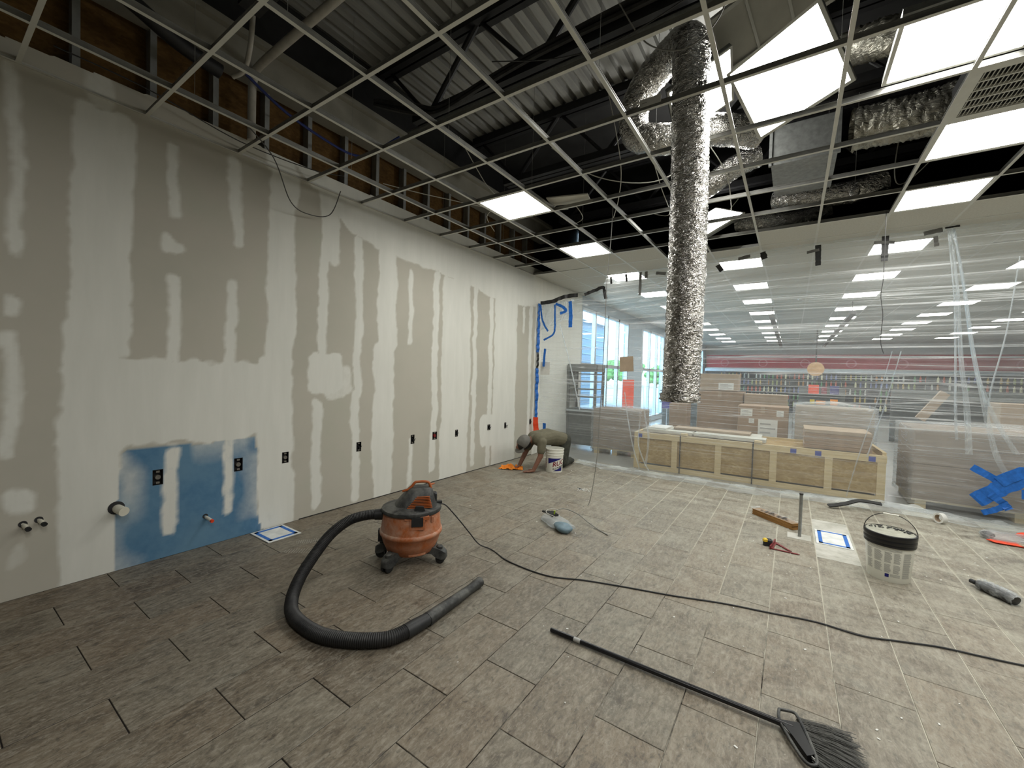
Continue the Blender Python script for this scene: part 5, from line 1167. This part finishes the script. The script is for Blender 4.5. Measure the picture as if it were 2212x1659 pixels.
t = empty('tape_roll', (1.40, 6.36, 0), R(-55)); MB().lathe([(.038, -.025), (.056, -.025), (.056, .025), (.038, .025), (.038, -.025)], 28, M=Matrix.Translation((0, 0, .056)) @ Matrix.Rotation(R(90), 4, 'X')).build('tape', M['paper'], t, True); MB().lathe([(.036, -.024), (.0385, -.024), (.0385, .024), (.036, .024), (.036, -.024)], 28, M=Matrix.Translation((0, 0, .056)) @ Matrix.Rotation(R(90), 4, 'X')).build('core', M['cardboard2'], t, True); tag(t, 'roll of white tape standing by the bunched hem', 'tape roll')
t = empty('rubbish_bag', (1.84, 6.02, 0))
def lump(name, c, rx, ry, rz_, mat, amp=.3, sc=14, n=20, parent=None):
    q = MB().ball((0, 0, 0), rx, ry, rz_, n); q.v = [tuple(Vector((v[0]*(1+amp*nz(v[0]*sc, v[1]*sc, v[2]*sc+c[0])), v[1]*(1+amp*nz(v[1]*sc, v[0]*sc, c[1])), max(-c[2]+.002, v[2]*(1+amp*nz(v[2]*sc, v[0]*sc, 7)))))) for v in q.v]
    return q.build(name, mat, parent, True, loc=c)
lump('bag_film', (0.05, 0, .04), .30, .12, .06, M['sheet_bunch'], .35, 9, 30, t); lump('black_lump', (-.17, .04, .04), .05, .035, .035, M['black_plastic'], .4, 20, 14, t); lump('red_scrap', (-.02, -.09, .015), .20, .05, .014, M['orange_tape'], .4, 12, 20, t); lump('pale_scrap', (.10, -.10, .02), .11, .05, .018, M['cardboard2'], .4, 16, 18, t); lump('orange_strap', (.16, .13, .06), .12, .05, .04, M['orange_tape'], .2, 8, 16, t)
tag(t, 'heap of clear film, orange strapping and scraps under the blue tape patch', 'rubbish bag')
t = empty('tool_bag', (-1.90, 3.68, 0), R(-28))
lump('clear_bag', (0, 0, .035), .24, .11, .045, M['sheet_fold'], .35, 12, 36, t); lump('blue_pouch', (.17, -.04, .04), .11, .075, .045, plain('pouch_blue', (.14, .21, .25), .45, var=.25), .25, 14, 24, t)
for k in range(4): MB().tube(catmull([(-.23+.02*k, -.02+.022*k, .07), (-.14, -.02+.02*k, .083), (-.03, -.03+.02*k, .085)], 5), .012, 8).build('tool_grip', M['black_plastic'], t, True)
MB().tube([(-.05, 0, .095), (-.045, .004, .13)], .008, 8).build('green_tip', plain('lime', (.30, .42, .03), .5), t, True)
MB().tube(catmull([(.02, -.03, .09), (-.10, -.06, .10), (-.15, -.01, .11), (-.12, .05, .12), (-.05, .06, .12)], 8), .0035, 6).build('white_cord', M['wire_white'], t, True)
tag(t, 'clear plastic bag with black tools and a blue-grey pouch', 'tool bag')
tubes('floor_wire', [([(-2.02, 3.84, .07), (-1.95, 3.93, .09), (-1.80, 3.95, .06), (-1.64, 3.865, .03), (-1.50, 3.80, .008), (-1.385, 3.736, .005)], .005)], M['wire_grey'], 'stiff grey wire arching out of the plastic tool bag', 'wire')
# taped-over floor boxes
def floor_box(x0, x1, y0, y1, z, label):
    t = empty('floor_box', ((x0+x1)/2, (y0+y1)/2, z)); w_, h_ = (x1-x0)/2, (y1-y0)/2
    MB().box(-w_, w_, -h_, h_, 0, .006).build('cover', plain('cover_white%d' % int(x0*100), (.66, .68, .66), .6, var=.2, scale=9), t)
    e = .03
    for (a, b, c, d) in ((-w_+.02, w_-.02, -h_+.02, -h_+.02+e), (-w_+.02, w_-.02, h_-.02-e, h_-.02), (-w_+.02, -w_+.02+e, -h_+.02, h_-.02), (w_-.02-e, w_-.02, -h_+.02, h_-.02)): MB().box(a, b, c, d, .006, .0068).build('tape_edge', M['blue_tape'], t)
    return tag(t, label, 'floor box')
floor_box(.248, .520, 4.80, 5.24, -.0024, 'taped white floor box cover set in the bare mortar strip'); floor_box(-3.97, -3.64, 1.745, 2.03, .0012, 'taped white cover on the floor against the blue-patched wall')
# trodden footprints and chips of plaster
q = MB()
for (cx, cy, a, ln) in ((-3.29, 1.83, .7, .24), (-3.42, 1.98, .9, .2)):
    for i in range(13):
        for j in range(5):
            u = (i/12-.5)*ln; wv_ = (.042 if i > 7 else .030 if i < 4 else .036)
            v_ = (j/4-.5)*2*wv_; 
            if abs(u) > ln*.42 and j in (0, 4): continue
            x = cx+u*math.cos(a)-v_*math.sin(a); y = cy+u*math.sin(a)+v_*math.cos(a); s_ = .0062; q.add([(x-s_, y, .0016), (x, y-s_*.7, .0016), (x+s_, y, .0016), (x, y+s_*.7, .0016)], [(0, 1, 2, 3)])
o = q.build('dust_footprint', M['thinset']); tag(o, 'pale dusty shoe prints on the dark tiles by the vacuum hose', 'footprints', kind='stuff')
q = MB()
for i in range(420):
    x = random.uniform(-3.7, 2.2); y = random.uniform(1.6, 6.0)
    if random.random() > .25+.3*(x+3.7)/4 or x > .33*y+.4 or (x < -1.55 and y < 3.0): continue
    s_ = random.uniform(.002, .008); M4 = Matrix.Translation((x, y, .001)) @ Matrix.Rotation(random.uniform(0, 6), 4, 'Z'); q.bbox(-s_, s_, -s_*.6, s_*.6, 0, s_*.4, s_*.2, M=M4)
for i in range(40):
    a = random.uniform(0, 6.28); r_ = random.uniform(0, .12)**1; M4 = Matrix.Translation((-2.22+r_*math.cos(a)*.8, 5.03+r_*math.sin(a), .001)) @ Matrix.Rotation(a, 4, 'Z'); s_ = random.uniform(.003, .010); q.bbox(-s_, s_, -s_*.6, s_*.6, 0, s_*.4, s_*.2, M=M4)
o = q.build('plaster_chips', M['paper']); tag(o, 'small pale chips of plaster strewn over the tiles', 'debris', kind='stuff')
t = empty('cable_hole', (-2.26, 5.04, .001), R(-25)); vs = [(math.cos(a)*.07*(1+.4*nz(a*2, 1)), math.sin(a)*.022*(1+.5*nz(a*3, 2))) for a in np.linspace(0, 6.1, 18)]; MB().prism(vs, 0, .0015).build('opening', M['outlet_dark'], t); tag(t, 'ragged dark hole chipped in the floor tiles near the hanging cable', 'hole')

# ================================================================== WORKER
def capsule(m_, p0, r0, p1, r1, n=14):
    p0, p1 = Vector(p0), Vector(p1); d = p1-p0; L_ = d.length; t_ = d/L_ if L_ > 1e-6 else Vector((0, 0, 1))
    pts, rs = [], []
    for k in range(5): a = math.pi/2*(1-k/5); pts.append(p0-t_*r0*math.sin(a)); rs.append(max(1e-4, r0*math.cos(a)))
    for k in range(7): u = k/6; pts.append(p0.lerp(p1, u)); rs.append(r0+(r1-r0)*u)
    for k in range(1, 6): a = math.pi/2*k/5; pts.append(p1+t_*r1*math.sin(a)); rs.append(max(1e-4, r1*math.cos(a)))
    m_.tube(pts, rs, n)
def fused(name, caps, mat, parent, voxel=.007, smooth=4, extra=None):
    m_ = MB()
    for c in caps: capsule(m_, *c)
    if extra: extra(m_)
    me_ = m_.mesh(name, mat); ob = bpy.data.objects.new('fuse_tmp', me_); COL.objects.link(ob)
    rm = ob.modifiers.new('r', 'REMESH'); rm.mode = 'VOXEL'; rm.voxel_size = voxel
    sm = ob.modifiers.new('s', 'SMOOTH'); sm.iterations = smooth; sm.factor = .5
    dg = bpy.context.evaluated_depsgraph_get(); out = bpy.data.meshes.new_from_object(ob.evaluated_get(dg)); bpy.data.objects.remove(ob)
    out.name = name; out.materials.clear(); out.materials.append(mat); out.polygons.foreach_set('use_smooth', [True]*len(out.polygons))
    return link(bpy.data.objects.new(name, out), parent)
WO = Vector((-3.25, 5.75, 0)); wk = empty('person', WO); tag(wk, 'worker in olive tee and grey cap kneeling on hands and knees, wiping the floor', 'person')
def w3(*p): return Vector(p)-WO
Sh = w3(-3.285, 5.60, .495); Hp = w3(-3.10, 6.06, .455); Lt = Vector((.866, -.5, 0)); Fw = Vector((-.37, -.92, 0)).normalized()
ls, rs_ = Sh+Lt*.165+Vector((0, 0, -.03)), Sh-Lt*.165+Vector((0, 0, -.03))
lh, rh = w3(-3.205, 5.40, .035), w3(-3.53, 5.50, .045)
le, re_ = ls.lerp(lh, .5)+Vector((.03, .02, .0)), rs_.lerp(rh, .5)+Vector((-.02, .03, 0))
hc = w3(-3.425, 5.455, .435)
def hand(wr, fdir, side):
    fdir = fdir.normalized(); sd = Vector((0, 0, 1)).cross(fdir)*side; out = []
    wr = Vector(wr); kn = wr+fdir*.085+Vector((0, 0, -.018))
    for k in (-1, 0, 1): out.append((wr+sd*.012*k, .020, kn+sd*.026*k, .013))
    for k, ln in zip((-1.5, -.5, .5, 1.5), (.062, .076, .080, .070)):
        b_ = kn+sd*.0195*k; m1 = b_+(fdir+sd*.10*k).normalized()*ln*.55+Vector((0, 0, .002)); e = m1+(fdir+sd*.10*k).normalized()*ln*.5+Vector((0, 0, -.010)); out += [(b_, .0095, m1, .0088), (m1, .0088, e, .0072)]
    th = wr+sd*.030+fdir*.02; m1 = th+(sd*.8+fdir*.7).normalized()*.045; e = m1+(sd*.2+fdir).normalized()*.035+Vector((0, 0, -.006)); out += [(th, .013, m1, .010), (m1, .010, e, .008)]
    return out
fdl = Vector((-.85, -.5, 0)); fdr = Vector((-.6, -.75, 0))
neck = Sh+Fw*.06+Vector((0, 0, .005)); back_ = (Sh+Hp)/2+Vector((0, 0, .04))
body = [(ls, .052, le, .042), (le, .042, lh+Vector((0, 0, .02)), .030), (rs_, .052, re_, .042), (re_, .042, rh+Vector((0, 0, .02)), .030), (neck, .055, hc, .055), (hc, .088, hc+Vector((-.03, -.035, -.035)), .080), (hc+Vector((-.05, -.06, -.055)), .05, hc+Vector((-.02, -.03, -.10)), .038),
        (Sh, .085, Hp+Vector((0, 0, .01)), .085), (Sh+Lt*.07, .07, back_+Lt*.05, .07), (Sh-Lt*.07, .07, back_-Lt*.05, .07), (ls, .055, rs_, .055),
        (hc+Vector((-.075, -.085, -.085)), .014, hc+Vector((-.09, -.095, -.07)), .010), (hc+Lt*.088+Vector((0, 0, -.02)), .018, hc+Lt*.092+Vector((0, 0, .01)), .014), (hc-Lt*.088+Vector((0, 0, -.02)), .018, hc-Lt*.092+Vector((0, 0, .01)), .014),
        (Hp+Lt*.07, .09, w3(-3.03, 6.03, .09), .05), (Hp-Lt*.07, .09, w3(-3.27, 6.14, .09), .05), (w3(-3.03, 6.03, .09), .045, w3(-3.06, 6.36, .055), .035), (w3(-3.27, 6.14, .09), .045, w3(-3.29, 6.42, .055), .035)]
body += hand(lh, fdl, -1)+hand(rh, fdr, 1)
bo = fused('body', body, M['skin'], wk, .006, 3)
sleeve = lambda a, b: (a, .073, a.lerp(b, .62), .064)
back = (Sh+Hp)/2+Vector((0, 0, .045))
fused('shirt', [(Sh+Lt*.085, .112, back+Lt*.07, .115), (Sh-Lt*.085, .112, back-Lt*.07, .115), (back+Lt*.07, .115, Hp+Lt*.06-Fw*.02, .108), (back-Lt*.07, .115, Hp-Lt*.06-Fw*.02, .108), (Sh, .10, Hp, .11), (back-Lt*.02+Vector((0, 0, -.03)), .10, Hp+Vector((0, 0, -.05)), .11), sleeve(ls, le), sleeve(rs_, re_), (ls, .072, rs_, .072), (Sh+Fw*.05, .075, Sh, .09)], M['shirt'], wk, .008, 5)
fused('trousers', [(Hp+Lt*.065+Vector((0, .03, -.01)), .122, Hp-Lt*.065+Vector((0, .03, -.01)), .122), (Hp+Lt*.075+Vector((0, .03, -.02)), .115, w3(-3.03, 6.03, .10), .075), (Hp-Lt*.075+Vector((0, .03, -.02)), .115, w3(-3.27, 6.14, .10), .075), (w3(-3.03, 6.03, .085), .075, w3(-3.06, 6.32, .072), .058), (w3(-3.27, 6.14, .085), .075, w3(-3.29, 6.38, .072), .058)], M['trousers'], wk, .009, 4)
for (a, b) in ((w3(-3.06, 6.35, .065), w3(-3.07, 6.45, .045)), (w3(-3.29, 6.42, .065), w3(-3.30, 6.50, .045))): fused('boot', [(a, .050, b, .038), (a, .048, a+Vector((0, .03, -.025)), .038)], M['black_plastic'], wk, .008, 3)
fused('hair', [(hc+Vector((.01, .01, -.01)), .094, hc+Vector((-.02, -.03, -.035)), .088), (hc+Lt*.07+Vector((-.03, -.03, -.06)), .022, hc+Lt*.06+Vector((-.05, -.05, -.085)), .014)], M['hair'], wk, .008, 2)
# cap: crown and curved peak
axc = Vector((-.42, -.62, .55)).normalized(); frd = Vector((-.75, -.45, -.45)); frd = (frd-axc*frd.dot(axc)).normalized(); sdc = axc.cross(frd)
Mc = Matrix(((frd.x, sdc.x, axc.x, 0), (frd.y, sdc.y, axc.y, 0), (frd.z, sdc.z, axc.z, 0), (0, 0, 0, 1)))
prof = [(.112, -.035), (.114, 0), (.110, .03), (.098, .060), (.072, .085), (.038, .098), (.0, .102)]
cp_ = MB().lathe(prof, 28, M=Matrix.Translation(hc+axc*.01) @ Mc, sx=1.06).build('cap', M['cap'], wk, True)
vs = []; nn1, nn2 = 15, 7
for i in range(nn1):
    a = R(-68+136*i/(nn1-1))
    for j in range(nn2):
        u = j/(nn2-1); r_ = .114+u*.080*math.cos(a*.95)**.6; vs.append(Mc @ Vector((r_*math.cos(a)*1.06, r_*math.sin(a), -.012-.045*math.sin(a)**2*u+.005*u))+hc+axc*.01)
vs2 = [Vector(v)+axc*.004 for v in vs]; m = len(vs); fs = [(i*nn2+j, (i+1)*nn2+j, (i+1)*nn2+j+1, i*nn2+j+1) for i in range(nn1-1) for j in range(nn2-1)]
MB().add(vs+vs2, fs+[tuple(m+k for k in reversed(f)) for f in fs]).build('peak', M['cap'], cp_, True)
MB().lathe([(.014, 0), (.020, 0), (.020, .003), (.014, .003), (.014, 0)], 16, M=Matrix.Translation(hc+axc*.01) @ Mc @ Matrix.Rotation(R(-75), 4, 'Z') @ Matrix.Translation((.108, 0, .035)) @ Matrix.Rotation(R(70), 4, 'Y')).build('cap_badge', M['paper'], cp_)
# orange rag under his hand
vs = []; n = 34
for i in range(n):
    for j in range(n):
        u, v = i/(n-1)*2-1, j/(n-1)*2-1; r_ = 1+.25*nz(u*2, v*2, 5); x = u*.17*r_; y = v*.09*r_
        z = .004+.11*max(0, nz(u*2.6, v*3.6, 2)+.22)*max(0, 1-.75*max(abs(u), abs(v)))+.03*abs(nz(u*6, v*7, 8)); vs.append((x, y, z))
o = MB().add(vs, [(i*n+j, (i+1)*n+j, (i+1)*n+j+1, i*n+j+1) for i in range(n-1) for j in range(n-1)]).build('cleaning_rag', M['rag'], None, True, loc=(-3.62, 5.41, 0)); o.rotation_euler = (0, 0, R(25)); tag(o, 'crumpled bright orange rag under the worker\'s hand', 'rag')
